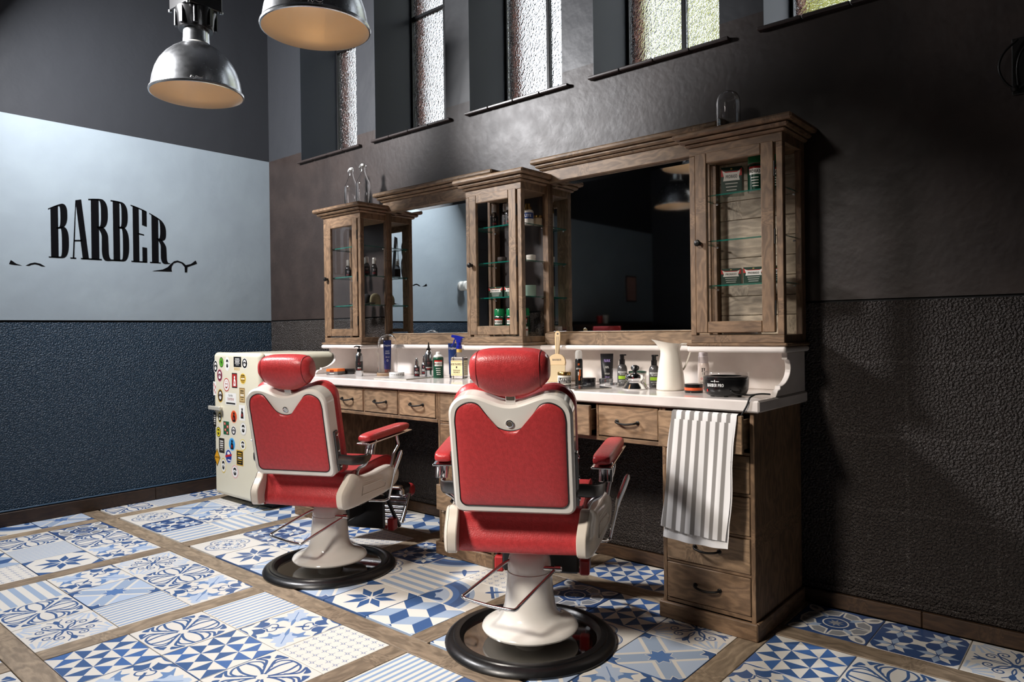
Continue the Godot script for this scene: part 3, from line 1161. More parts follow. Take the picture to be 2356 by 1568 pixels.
func tile_print(kind: String) -> ImageTexture:
	var Wt := rgb(232, 228, 220)
	var D := rgb(68, 99, 148)
	var N := rgb(58, 84, 132)
	var L := rgb(164, 183, 208)
	var Lp := rgb(188, 204, 226)
	var Gy := rgb(150, 152, 156)
	var im := Image.create(TS, TS, false, Image.FORMAT_RGB8)
	im.fill(Wt)
	match kind:
		"wide":
			for k in 5:
				pen(im, [rect2(0.5, 0.1 + 0.2 * k, 1.0, 0.095)], L)
		"thin":
			for k in 10:
				pen(im, [rect2(0.05 + 0.1 * k, 0.5, 0.046, 1.0)], L)
				pen(im, [rect2(0.05 + 0.1 * k, 0.5, 0.02, 1.0)], rgb(140, 168, 206))
		"net":
			for k in 7:
				for s in [0, 1]:
					for j in 14:
						var u := (k + 0.5) / 7.0
						var a := Vector2(u, j / 14.0 + 0.012) if s else Vector2(j / 14.0 + 0.012, u)
						var b := Vector2(u, j / 14.0 + 0.048) if s else Vector2(j / 14.0 + 0.048, u)
						line(im, [a, b], 0.007, rgb(96, 120, 164))
				for j in 7:
					var c := Vector2((k + 0.5) / 7.0, (j + 0.5) / 7.0)
					pen(im, [ellipse(c.x, c.y, 0.046, 0.046, 14), ellipse(c.x, c.y, 0.03, 0.03, 14)], rgb(96, 120, 164))
		"tri":
			for i in 3:
				for j in 3:
					var c := Vector2((i + 0.5) / 3.0, (j + 0.5) / 3.0)
					var h := 1.0 / 6.0
					var cc := D if (i * 3 + j * 5) % 4 < 2 else rgb(74, 112, 172)
					if (i + j) % 2:
						pen(im, [PackedVector2Array([c, c + Vector2(-h, -h), c + Vector2(h, -h)]), PackedVector2Array([c, c + Vector2(-h, h), c + Vector2(h, h)])], cc)
					else:
						pen(im, [PackedVector2Array([c, c + Vector2(-h, -h), c + Vector2(-h, h)]), PackedVector2Array([c, c + Vector2(h, -h), c + Vector2(h, h)])], cc)
		"star":
			for k in 8:
				var a := TAU * k / 8 + PI / 8
				var c := Vector2(0.5, 0.5)
				var d0 := Vector2(cos(a), sin(a))
				var d1 := Vector2(cos(a - PI / 8), sin(a - PI / 8))
				var d2 := Vector2(cos(a + PI / 8), sin(a + PI / 8))
				pen(im, [PackedVector2Array([c + d0 * 0.045, c + d1 * 0.2 + d0 * 0.02, c + d0 * 0.44, c + d2 * 0.2 + d0 * 0.02])], D)
			for k in 4:
				pen(im, [PackedVector2Array(turned(P2([0, 0, 0.2, 0, 0, 0.2]), k))], D)
		"cubes":
			var w := 0.25
			var h := 1.0 / 3.0
			for i in range(-1, 3):
				for j in range(-1, 3):
					var o := Vector2(0.25 + 0.5 * i + 0.25 * posmod(j, 2), 0.12 + 0.5 * j)
					pen(im, [PackedVector2Array([o, o + Vector2(-w, -h / 2), o + Vector2(-w, h / 2), o + Vector2(0, h)])], D)
					pen(im, [PackedVector2Array([o, o + Vector2(w, -h / 2), o + Vector2(w, h / 2), o + Vector2(0, h)])], L)
		"ribbon":
			im.fill(Lp)
			for k in 2:
				line(im, turned([Vector2(-0.1, -0.1), Vector2(1.1, 1.1)], k), 0.3, Wt)
			for k in 2:
				line(im, turned([Vector2(-0.1, -0.1), Vector2(1.1, 1.1)], k), 0.2, L)
			pen(im, [star_poly(0.5, 0.5, 0.2, 0.13, 8, PI / 8)], Wt)
			pen(im, [star_poly(0.5, 0.5, 0.185, 0.118, 8, PI / 8)], rgb(96, 132, 186))
			for k in 4:
				var p := turned([Vector2(0, 0)], k)[0] as Vector2
				pen(im, [star_poly(p.x, p.y, 0.21, 0.14, 8, 0.0)], Wt)
				pen(im, [star_poly(p.x, p.y, 0.19, 0.125, 8, 0.0)], D)
		"curves":
			for k in 4:
				for m in [false, true]:
					line(im, turned(spline(P2([0.5, 0.03, 0.62, 0.05, 0.7, 0.14, 0.68, 0.26, 0.6, 0.36, 0.53, 0.44]), 5), k, m), 0.028, D)
					blob(im, [0.7, 0.02, 0.86, 0.06, 0.82, 0.14, 0.77, 0.08], k, D, m)
					line(im, turned(spline(P2([0.98, 0.3, 0.86, 0.24, 0.78, 0.28, 0.7, 0.36]), 4), k, m), 0.036, D)
					line(im, turned(spline(P2([0.56, 0.46, 0.66, 0.42, 0.8, 0.4, 0.97, 0.44]), 5), k, m), 0.034, D)
				pen(im, [PackedVector2Array(turned(P2([0.88, 0.16, 0.93, 0.12, 0.96, 0.17, 0.91, 0.21]), k))], D)
		"fleur":
			var mid := rgb(112, 144, 190)
			for k in [1, 3]:   # pale acanthus leaf, lobed, with darker tips
				for m in [false, true]:
					blob(im, [0.26, 0.2, 0.4, 0.1, 0.52, 0.03, 0.47, 0.13, 0.55, 0.2, 0.44, 0.22, 0.4, 0.32, 0.32, 0.3], k, mid, m)
				blob(im, [0.05, 0.05, 0.14, 0.04, 0.19, 0.09, 0.27, 0.05, 0.31, 0.13, 0.39, 0.15, 0.36, 0.24, 0.43, 0.33, 0.36, 0.36, 0.33, 0.43, 0.24, 0.36, 0.15, 0.39, 0.13, 0.31, 0.05, 0.27, 0.09, 0.19, 0.04, 0.14], k, Lp, false, 3)
				blob(im, [0.3, 0.3, 0.38, 0.34, 0.47, 0.47, 0.34, 0.38], k, mid)
				line(im, turned([Vector2(0.12, 0.12), Vector2(0.34, 0.34)], k), 0.014, mid)
			for k in [0, 2]:   # dark heart with white petals and a curled outline
				pen(im, [PackedVector2Array(turned(spline(P2([-0.06, -0.06, 0.5, -0.06, 0.42, 0.04, 0.36, 0.06, 0.39, 0.15, 0.33, 0.22, 0.22, 0.22, 0.22, 0.33, 0.15, 0.39, 0.06, 0.36, 0.04, 0.42, -0.06, 0.5]), 5, true), k))], D)
				for m in [false, true]:
					blob(im, [0.04, 0.02, 0.18, 0.03, 0.33, -0.01, 0.27, 0.07, 0.17, 0.1, 0.09, 0.07], k, Wt, m)
					line(im, turned(spline(P2([0.23, 0.23, 0.31, 0.25, 0.38, 0.22, 0.43, 0.27, 0.41, 0.34, 0.35, 0.36, 0.33, 0.31]), 5), k, m), 0.022, D)
				blob(im, [0.03, 0.03, 0.15, 0.09, 0.24, 0.24, 0.09, 0.15], k, Wt)
				blob(im, [0.34, 0.34, 0.4, 0.36, 0.46, 0.46, 0.36, 0.4], k, D)
			pen(im, [ellipse(0.5, 0.5, 0.06, 0.06)], Wt)
		"scroll":
			for k in 4:
				for i in 5:
					var a := PI / 4 + (i - 2) * 0.36
					var d := Vector2(cos(a), sin(a))
					var o := Vector2(0.02, 0.02)
					line(im, turned([o + d * 0.1, o + d * 0.3], k), 0.034, Lp)
					pen(im, [PackedVector2Array(turned(ellipse(o.x + d.x * 0.3, o.y + d.y * 0.3, 0.05, 0.05, 10), k))], Lp)
				for m in [false, true]:
					line(im, turned(spiral(0.36, 0.24, 0.075, 1.3, 2.2), k, m), 0.02, D)
					line(im, turned(spline(P2([0.31, 0.3, 0.36, 0.4, 0.47, 0.47]), 6), k, m), 0.026, D)
					line(im, turned(spline(P2([0.5, 0.42, 0.48, 0.3, 0.52, 0.16, 0.6, 0.06]), 6), k, m), 0.018, D)
				blob(im, [0.5, 0.06, 0.54, 0.14, 0.5, 0.24, 0.46, 0.14], k, D)
			pen(im, [ellipse(0.5, 0.5, 0.1, 0.1)], D)
		"medal":
			for ring in [[0.46, D], [0.43, Wt], [0.415, D], [0.4, Wt]]:
				var cs := []
				for k in 4:
					cs.append(turned([Vector2(0.5, 0.29)], k)[0])
				for c in cs:
					pen(im, [ellipse(c.x, c.y, ring[0] * 0.98, ring[0] * 0.98, 40)], ring[1])
				pen(im, [ellipse(0.5, 0.5, ring[0] * 1.1, ring[0] * 1.1, 40)], ring[1])
			for k in 4:
				for m in [false, true]:
					line(im, turned(spiral(0.58, 0.24, 0.07, 1.2, 3.0), k, m), 0.018, D)
					line(im, turned(spline(P2([0.52, 0.3, 0.6, 0.36, 0.66, 0.42]), 5), k, m), 0.018, L)
				pen(im, [PackedVector2Array(turned(star_poly(0.5, 0.2, 0.07, 0.035, 6), k))], L)
				pen(im, [PackedVector2Array(turned(star_poly(0.36, 0.36, 0.06, 0.03, 5), k))], D)
			pen(im, [star_poly(0.5, 0.5, 0.13, 0.06, 8)], D)
			pen(im, [ellipse(0.5, 0.5, 0.07, 0.07)], Lp)
		"arcs":
			for ring in [[0.86, L], [0.78, D], [0.62, rgb(84, 122, 180)], [0.52, Wt], [0.47, Lp]]:
				pen(im, [ellipse(0, 0, ring[0] * 2, ring[0] * 2, 64)], ring[1])
			for m in [false, true]:
				blob(im, [0.0, 0.0, 0.3, 0.03, 0.42, 0.1, 0.3, 0.14, 0.24, 0.1, 0.18, 0.18, 0.1, 0.14], 0, D, m)
			line(im, [Vector2(0.62, 0.98), Vector2(0.98, 0.62)], 0.05, D)
			line(im, [Vector2(0.7, 1.0), Vector2(1.0, 0.7)], 0.05, L)
			blob(im, [0.72, 0.72, 0.82, 0.76, 0.96, 0.96, 0.76, 0.82], 0, D)
		"hexes":
			im.fill(N)
			for k in 4:
				for m in [false, true]:
					pen(im, [PackedVector2Array(turned(P2([0.5, 0.04, 0.68, 0.08, 0.78, 0.2, 0.66, 0.3, 0.52, 0.24]), k, m))], Wt)
					pen(im, [PackedVector2Array(turned(P2([0.53, 0.07, 0.66, 0.1, 0.73, 0.2, 0.65, 0.265, 0.54, 0.22]), k, m))], Gy)
				blob(im, [0.02, 0.02, 0.16, 0.04, 0.24, 0.14, 0.2, 0.2, 0.14, 0.24, 0.04, 0.16], k, Wt)
				blob(im, [0.05, 0.05, 0.12, 0.06, 0.16, 0.16, 0.06, 0.12], k, Gy)
				pen(im, [PackedVector2Array(turned(P2([0.24, 0.22, 0.34, 0.26, 0.36, 0.36, 0.26, 0.34, 0.22, 0.24]), k))], L)
			pen(im, [ellipse(0.5, 0.5, 0.34, 0.34, 40), ellipse(0.5, 0.5, 0.3, 0.3, 40)], Wt)
			pen(im, [star_poly(0.5, 0.5, 0.12, 0.05, 8)], Gy)
		"dense":
			im.fill(N)
			for i in 2:
				for j in 2:
					var c := Vector2(0.25 + 0.5 * i, 0.25 + 0.5 * j)
					for k in 8:
						var a := TAU * k / 8
						var d0 := Vector2(cos(a), sin(a))
						var d1 := Vector2(cos(a - PI / 8), sin(a - PI / 8))
						var d2 := Vector2(cos(a + PI / 8), sin(a + PI / 8))
						pen(im, [PackedVector2Array([c + d0 * 0.02, c + d1 * 0.13, c + d0 * 0.24, c + d2 * 0.13])], Wt if k % 2 else L)
			for k in 4:
				var p := turned([Vector2(0, 0)], k)[0] as Vector2
				pen(im, [star_poly(p.x, p.y, 0.14, 0.07, 4)], Wt)
			pen(im, [star_poly(0.5, 0.5, 0.14, 0.07, 4, PI / 4)], Wt)
	im.resize(512, 512, Image.INTERPOLATE_LANCZOS)
	# speckle of the cement and a few worn spots
	for i in 2600:
		var x := rng.randi() % 512
		var y := rng.randi() % 512
		var c := im.get_pixel(x, y)
		im.set_pixel(x, y, c.lerp(rgb(120, 112, 100), rng.randf() * 0.3))
	return ImageTexture.create_from_image(im)

# ---------------------------------------------------------------- the wooden station
const FRONT := 0.525
const TOPY := 0.89

func plank_part(parent: Node3D, called: String, m: Material, lo: Vector3, hi: Vector3, bev := 0.002) -> MeshInstance3D:
	var b := wood_mb()
	b.box(lo, hi, bev)
	return put(b, called, m, parent)

func handle(parent: Node3D, at: Vector3, w := 0.1) -> void:
	var b := mb()
	b.tube(spline(P3([-w / 2, 0.0, 0.0, -w / 2, 0.0, 0.012, -w * 0.36, -0.003, 0.022, 0, -0.007, 0.026, w * 0.36, -0.003, 0.022, w / 2, 0.0, 0.012, w / 2, 0.0, 0.0]), 4), 0.0045, 8)
	for s in [-1.0, 1.0]:
		b.xf = Transform3D(Basis(Vector3.RIGHT, PI / 2), Vector3(s * w / 2, 0, 0.0))
		b.lathe(P2([0, 0, 0.009, 0, 0.009, 0.003, 0.006, 0.005, 0, 0.005]), 12)
		b.xf = Transform3D.IDENTITY
	var h := put(b, "handle", M.iron, parent)
	h.position = at

func drawer(parent: Node3D, x0: float, x1: float, y0: float, y1: float, out := 0.0, w := 0.1, m: Material = null) -> MeshInstance3D:
	var b := wood_mb()
	b.box(Vector3(x0, y0, FRONT - 0.016 + out), Vector3(x1, y1, FRONT + 0.003 + out), 0.0025)
	if out > 0.0:  # the box behind the front
		b.box(Vector3(x0 + 0.012, y0 + 0.012, FRONT - 0.3 + out), Vector3(x0 + 0.022, y1 - 0.02, FRONT - 0.016 + out))
		b.box(Vector3(x1 - 0.022, y0 + 0.012, FRONT - 0.3 + out), Vector3(x1 - 0.012, y1 - 0.02, FRONT - 0.016 + out))
		b.box(Vector3(x0 + 0.012, y0 + 0.012, FRONT - 0.3 + out), Vector3(x1 - 0.012, y0 + 0.02, FRONT - 0.016 + out))
	var o := put(b, "drawer", m if m else [M.wood, M.wood_b, M.wood_c][rng.randi() % 3], parent)
	if w > 0.0:
		handle(o, Vector3((x0 + x1) / 2, (y0 + y1) / 2, FRONT + 0.003 + out), w)
	return o

func pedestal(x0: float, x1: float, label: String, first_out: float, third_out: float, m: Material) -> void:
	var t := thing("pedestal_cabinet", label, "drawer cabinet", Vector3.ZERO, 0.0, "drawer pedestals under the marble top")
	var y1 := 0.844
	plank_part(t, "side", M.wood_b, Vector3(x0, 0.002, 0.03), Vector3(x0 + 0.017, y1, FRONT))
	plank_part(t, "side", M.wood_b, Vector3(x1 - 0.017, 0.002, 0.03), Vector3(x1, y1, FRONT))
	plank_part(t, "back", M.wood_b, Vector3(x0 + 0.017, 0.07, 0.03), Vector3(x1 - 0.017, y1, 0.042))
	var ys := [[0.695, 0.836], [0.54, 0.68], [0.383, 0.525], [0.24, 0.37], [0.085, 0.226]]
	plank_part(t, "rail", m, Vector3(x0 + 0.017, 0.838, 0.05), Vector3(x1 - 0.017, y1, FRONT - 0.001), 0.001)
	for k in 5:
		var lo: float = ys[k + 1][1] + 0.002 if k < 4 else 0.068
		plank_part(t, "rail", m, Vector3(x0 + 0.017, lo, 0.05), Vector3(x1 - 0.017, ys[k][0] - 0.002, FRONT - 0.001), 0.001)
		drawer(t, x0 + 0.019, x1 - 0.019, ys[k][0], ys[k][1], first_out if k == 0 else (third_out if k == 3 else 0.0), 0.0 if k == 0 and first_out > 0.0 else 0.1)
	var b := wood_mb()
	b.box(Vector3(x0 - 0.012, 0.001, FRONT), Vector3(x1 + 0.012, 0.066, FRONT + 0.018), 0.004)
	put(b, "plinth", m, t)
	for s in [[x0 - 0.012, x0], [x1, x1 + 0.012]]:
		plank_part(t, "plinth_return", m, Vector3(s[0], 0.001, 0.03), Vector3(s[1], 0.066, FRONT), 0.002)

func build_station() -> void:
	pedestal(1.17, 1.555, "wooden drawer pedestal behind the first barber chair, next to the fridge", 0.0, 0.0, M.wood_b)
	pedestal(2.488, 2.87, "middle wooden drawer pedestal between the two barber chairs, one drawer ajar", 0.0, 0.035, M.wood_b)
	pedestal(3.798, 4.178, "wooden drawer pedestal with the striped towel over its open top drawer", 0.062, 0.0, M.wood_b)
	for a in [[1.557, 2.486, "row of three small wooden drawers under the marble beside the fridge", -1], [2.872, 3.796, "row of three small wooden drawers next to the towel, middle one ajar", 1]]:
		var t := thing("drawer_row", a[2], "drawer unit", Vector3.ZERO, 0.0, "drawer rows under the marble top")
		var x0: float = a[0]
		var x1: float = a[1]
		plank_part(t, "top_rail", M.wood_b, Vector3(x0, 0.838, 0.03), Vector3(x1, 0.844, FRONT - 0.001), 0.001)
		plank_part(t, "bottom_rail", M.wood_b, Vector3(x0, 0.682, 0.03), Vector3(x1, 0.7, FRONT), 0.002)
		var st := (x1 - x0 - 0.012) / 3.0
		for k in 4:
			var xx := x0 + k * st
			plank_part(t, "stile", M.wood_b, Vector3(xx, 0.7, 0.05), Vector3(xx + 0.012, 0.838, FRONT - 0.001), 0.001)
			if k < 3:
				drawer(t, xx + 0.015, xx + st - 0.003, 0.705, 0.834, 0.045 if k == a[3] else 0.0, 0.1, M.wood_c if k != 1 else M.wood)
	# marble
	var w := thing("marble_worktop", "long white marble worktop with raised back ledge and scrolled ends", "worktop")
	var b := mb()
	b.box(Vector3(1.13, 0.845, 0.024), Vector3(4.207, TOPY, 0.548), 0.006)
	put(b, "slab", M.marble, w)
	var bs := mb()
	bs.box(Vector3(1.15, TOPY + 0.0005, 0.024), Vector3(4.185, 1.058, 0.04), 0.001)
	put(bs, "upstand", M.marble, w)
	for s in [[1.1, 1.53, 0.288], [1.53, 2.44, 0.15], [2.44, 2.872, 0.288], [2.872, 3.79, 0.15], [3.79, 4.212, 0.288]]:
		var l := mb()
		l.rbox(Vector3(s[0], 1.056, 0.006), Vector3(s[1], 1.081, s[2]), 0.0115, 3)
		put(l, "ledge", M.marble, w)
	for x in [1.132, 4.18]:
		var prof := spline(P2([0.245, 1.03, 0.218, 1.022, 0.208, 0.995, 0.222, 0.965, 0.262, 0.94, 0.3, 0.93]), 5)
		var poly := PackedVector2Array()
		poly.append(Vector2(0.04, 1.056))
		poly.append(Vector2(0.245, 1.056))
		for p in prof:
			poly.append(p)
		poly.append_array(V2([0.32, 0.93, 0.322, 0.918, 0.345, 0.914, 0.362, 0.9, 0.37, TOPY + 0.0005, 0.04, TOPY + 0.0005]))
		var e := mb(Transform3D(Basis(Vector3(0, 0, 1), Vector3(0, 1, 0), Vector3(-1, 0, 0)), Vector3(x + 0.022, 0, 0)))
		e.prism(poly, 0.0, 0.022, 0.002)
		put(e, "end_bracket", M.marble, w)

# ---------------------------------------------------------------- glazed cabinets on the ledge
func cornice(parent: Node3D, x0: float, x1: float, z1: float, y0: float, y1: float, over: float, m: Material, back := 0.004) -> void:
	# stepped moulding mitred round three sides, as nested boxes with rounded noses
	var st := [[0.0, 0.28, 0.3], [0.24, 0.6, 0.62], [0.56, 1.0, 1.0]]
	for s in st:
		var o: float = over * s[2]
		var b := wood_mb()
		b.box(Vector3(x0 - o, lerpf(y0, y1, s[0]) + 0.0004, back), Vector3(x1 + o, lerpf(y0, y1, s[1]), z1 + o), (y1 - y0) * 0.13)
		put(b, "cornice_step", m, parent)

const CABS := [1.108, 2.452, 3.798]
const CAB_W := 0.4
const CAB_Z := 0.26
const SHELVES := [1.338, 1.528, 1.722]

func glazed_cabinet(i: int, label: String) -> void:
	var x0: float = CABS[i]
	var x1 := x0 + CAB_W
	var y0 := 1.0815
	var t := thing("glazed_cabinet", label, "glass cabinet", Vector3.ZERO, 0.0, "glazed cabinets on the marble ledge")
	var m: Material = [M.wood_b, M.wood, M.wood_b][i]
	plank_part(t, "base_moulding", m, Vector3(x0 - 0.016, y0, 0.006), Vector3(x1 + 0.016, y0 + 0.014, CAB_Z + 0.018), 0.005)
	plank_part(t, "floor_board", m, Vector3(x0, y0 + 0.014, 0.006), Vector3(x1, 1.128, CAB_Z), 0.002)
	plank_part(t, "head_board", m, Vector3(x0, 1.895, 0.006), Vector3(x1, 1.94, CAB_Z), 0.002)
	cornice(t, x0, x1, CAB_Z, 1.932, 1.99, 0.055, m)
	# corner posts
	for x in [x0, x1 - 0.026]:
		plank_part(t, "front_post", m, Vector3(x, 1.128, CAB_Z - 0.03), Vector3(x + 0.026, 1.895, CAB_Z))
		plank_part(t, "rear_post", M.wood_b, Vector3(x, 1.128, 0.006), Vector3(x + 0.026, 1.895, 0.05))
	# side panes
	for x in [x0 + 0.008, x1 - 0.011]:
		var p := mb()
		p.quad([Vector3(x, 1.128, 0.05), Vector3(x, 1.128, CAB_Z - 0.03), Vector3(x, 1.895, CAB_Z - 0.03), Vector3(x, 1.895, 0.05)], Vector3.LEFT if x < x0 + 0.1 else Vector3.RIGHT)
		put(p, "side_pane", M.pane, t)
	if i == 2:  # boards close the back of this one
		for k in 9:
			var ya := 1.128 + 0.767 * k / 9
			plank_part(t, "back_board", M.pale_board, Vector3(x0 + 0.026, ya + 0.001, 0.008), Vector3(x1 - 0.026, ya + 0.767 / 9 - 0.001, 0.018), 0.0015)
	# door
	var d := thing_part(t, "door")
	var dx0 := x0 + 0.026
	var dx1 := x1 - 0.036
	var zf := CAB_Z + 0.002
	var zb := CAB_Z - 0.018
	plank_part(d, "door_stile", m, Vector3(dx0, 1.138, zb), Vector3(dx0 + 0.052, 1.902, zf), 0.003)
	plank_part(d, "door_stile", m, Vector3(dx1 - 0.052, 1.138, zb), Vector3(dx1, 1.902, zf), 0.003)
	plank_part(d, "door_rail", m, Vector3(dx0 + 0.052, 1.138, zb), Vector3(dx1 - 0.052, 1.186, zf), 0.003)
	plank_part(d, "door_rail", m, Vector3(dx0 + 0.052, 1.856, zb), Vector3(dx1 - 0.052, 1.902, zf), 0.003)
	var g := mb()
	g.quad([Vector3(dx0 + 0.05, 1.184, zb + 0.008), Vector3(dx1 - 0.05, 1.184, zb + 0.008), Vector3(dx1 - 0.05, 1.858, zb + 0.008), Vector3(dx0 + 0.05, 1.858, zb + 0.008)], Vector3.BACK)
	put(g, "door_pane", M.pane, d)
	var k := mb(Transform3D(Basis(Vector3.RIGHT, PI / 2), Vector3(dx0 + 0.018, 1.52, zf)))
	k.lathe(P2([0, 0, 0.009, 0, 0.007, 0.008, 0.012, 0.014, 0.0145, 0.021, 0.011, 0.028, 0, 0.031]), 18)
	put(k, "knob", M.iron, d)
	for y in [1.235, 1.52, 1.79]:
		var h := mb()
		h.tube([Vector3(dx1 + 0.004, y - 0.03, zf), Vector3(dx1 + 0.004, y + 0.03, zf)], 0.0035, 8)
		put(h, "hinge", M.iron, d)
	for y in SHELVES:
		var s := mb()
		s.quad([Vector3(x0 + 0.014, y + 0.003, 0.03), Vector3(x1 - 0.014, y + 0.003, 0.03), Vector3(x1 - 0.014, y + 0.003, CAB_Z - 0.032), Vector3(x0 + 0.014, y + 0.003, CAB_Z - 0.032)], Vector3.UP)
		var sh := put(s, "shelf", M.shelf, t)
		var e := mb()
		var lo := Vector3(x0 + 0.013, y - 0.003, 0.029)
		var hi := Vector3(x1 - 0.013, y + 0.003, CAB_Z - 0.031)
		e.quad([Vector3(lo.x, lo.y, hi.z), Vector3(hi.x, lo.y, hi.z), Vector3(hi.x, hi.y, hi.z), Vector3(lo.x, hi.y, hi.z)], Vector3.BACK)
		e.quad([Vector3(lo.x, lo.y, lo.z), Vector3(lo.x, lo.y, hi.z), Vector3(lo.x, hi.y, hi.z), Vector3(lo.x, hi.y, lo.z)], Vector3.LEFT)
		e.quad([Vector3(hi.x, lo.y, lo.z), Vector3(hi.x, lo.y, hi.z), Vector3(hi.x, hi.y, hi.z), Vector3(hi.x, hi.y, lo.z)], Vector3.RIGHT)
		put(e, "ground_edge", M.shelf_edge, sh)
		for q in [[x0 + 0.03, 0.05], [x1 - 0.03, 0.05], [x0 + 0.03, CAB_Z - 0.034], [x1 - 0.03, CAB_Z - 0.034]]:
			var pg := mb()
			pg.box(Vector3(q[0] - 0.006, y - 0.012, q[1] - 0.004), Vector3(q[0] + 0.006, y - 0.0035, q[1] + 0.004), 0.002)
			put(pg, "shelf_peg", M.alu, t)

func thing_part(parent: Node3D, called: String) -> Node3D:
	var o := Node3D.new()
	o.name = called
	parent.add_child(o, true)
	return o

func build_cabinets() -> void:
	glazed_cabinet(0, "glazed wooden cabinet carrying two swing-top bottles, caps on its lowest shelf")
	glazed_cabinet(1, "glazed wooden cabinet between the two mirrors, dark spray bottles on its top shelf")
	glazed_cabinet(2, "glazed wooden cabinet with boarded back and green boxes, a glass dome on top")

func build_mirrors() -> void:
	var spec := [[1.508, 2.452, "mirror showing the pale wall, in a wooden frame above the first barber chair"], [2.852, 3.798, "mirror showing only darkness and a lamp, above the second barber chair"]]
	for i in 2:
		var x0: float = spec[i][0]
		var x1: float = spec[i][1]
		var t := thing("wall_mirror", spec[i][2], "mirror", Vector3.ZERO, 0.0, "framed mirrors between the cabinets")
		plank_part(t, "bottom_rail", M.wood, Vector3(x0, 1.0815, 0.006), Vector3(x1, 1.142, 0.075), 0.003)
		plank_part(t, "rail_bead", M.wood_c, Vector3(x0, 1.1425, 0.02), Vector3(x1, 1.15, 0.06), 0.003)
		plank_part(t, "frieze", M.wood, Vector3(x0 - 0.012, 1.95, 0.006), Vector3(x1 + 0.012, 2.02, 0.065), 0.002)
		cornice(t, x0 - 0.012, x1 + 0.012, 0.065, 2.015, 2.075, 0.05, M.wood)
		for x in [x0, x1 - 0.02]:
			plank_part(t, "stile", M.wood_b, Vector3(x, 1.15, 0.006), Vector3(x + 0.02, 1.95, 0.06), 0.002)
		var b := mb()
		var lo := Vector3(x0 + 0.02, 1.15, 0.0384)
		var hi := Vector3(x1 - 0.02, 1.95, 0.04)
		var e := 0.026
		var A := [Vector3(lo.x + e, lo.y + e, hi.z), Vector3(hi.x - e, lo.y + e, hi.z), Vector3(hi.x - e, hi.y - e, hi.z), Vector3(lo.x + e, hi.y - e, hi.z)]
		var B := [lo, Vector3(hi.x, lo.y, lo.z), Vector3(hi.x, hi.y, lo.z), Vector3(lo.x, hi.y, lo.z)]
		b.quad(A, Vector3.BACK)
		var nn := [Vector3.DOWN, Vector3.RIGHT, Vector3.UP, Vector3.LEFT]
		for k in 4:
			b.quad([A[k], A[(k + 1) % 4], B[(k + 1) % 4], B[k]], Vector3.BACK + nn[k] * 0.06)
		put(b, "mirror_glass", M.mirror if i == 0 else M.mirror_dusty, t)
		slab(t, "backing", M.gap, Vector3(x0 + 0.02, 1.15, 0.01), Vector3(x1 - 0.02, 1.95, 0.03))

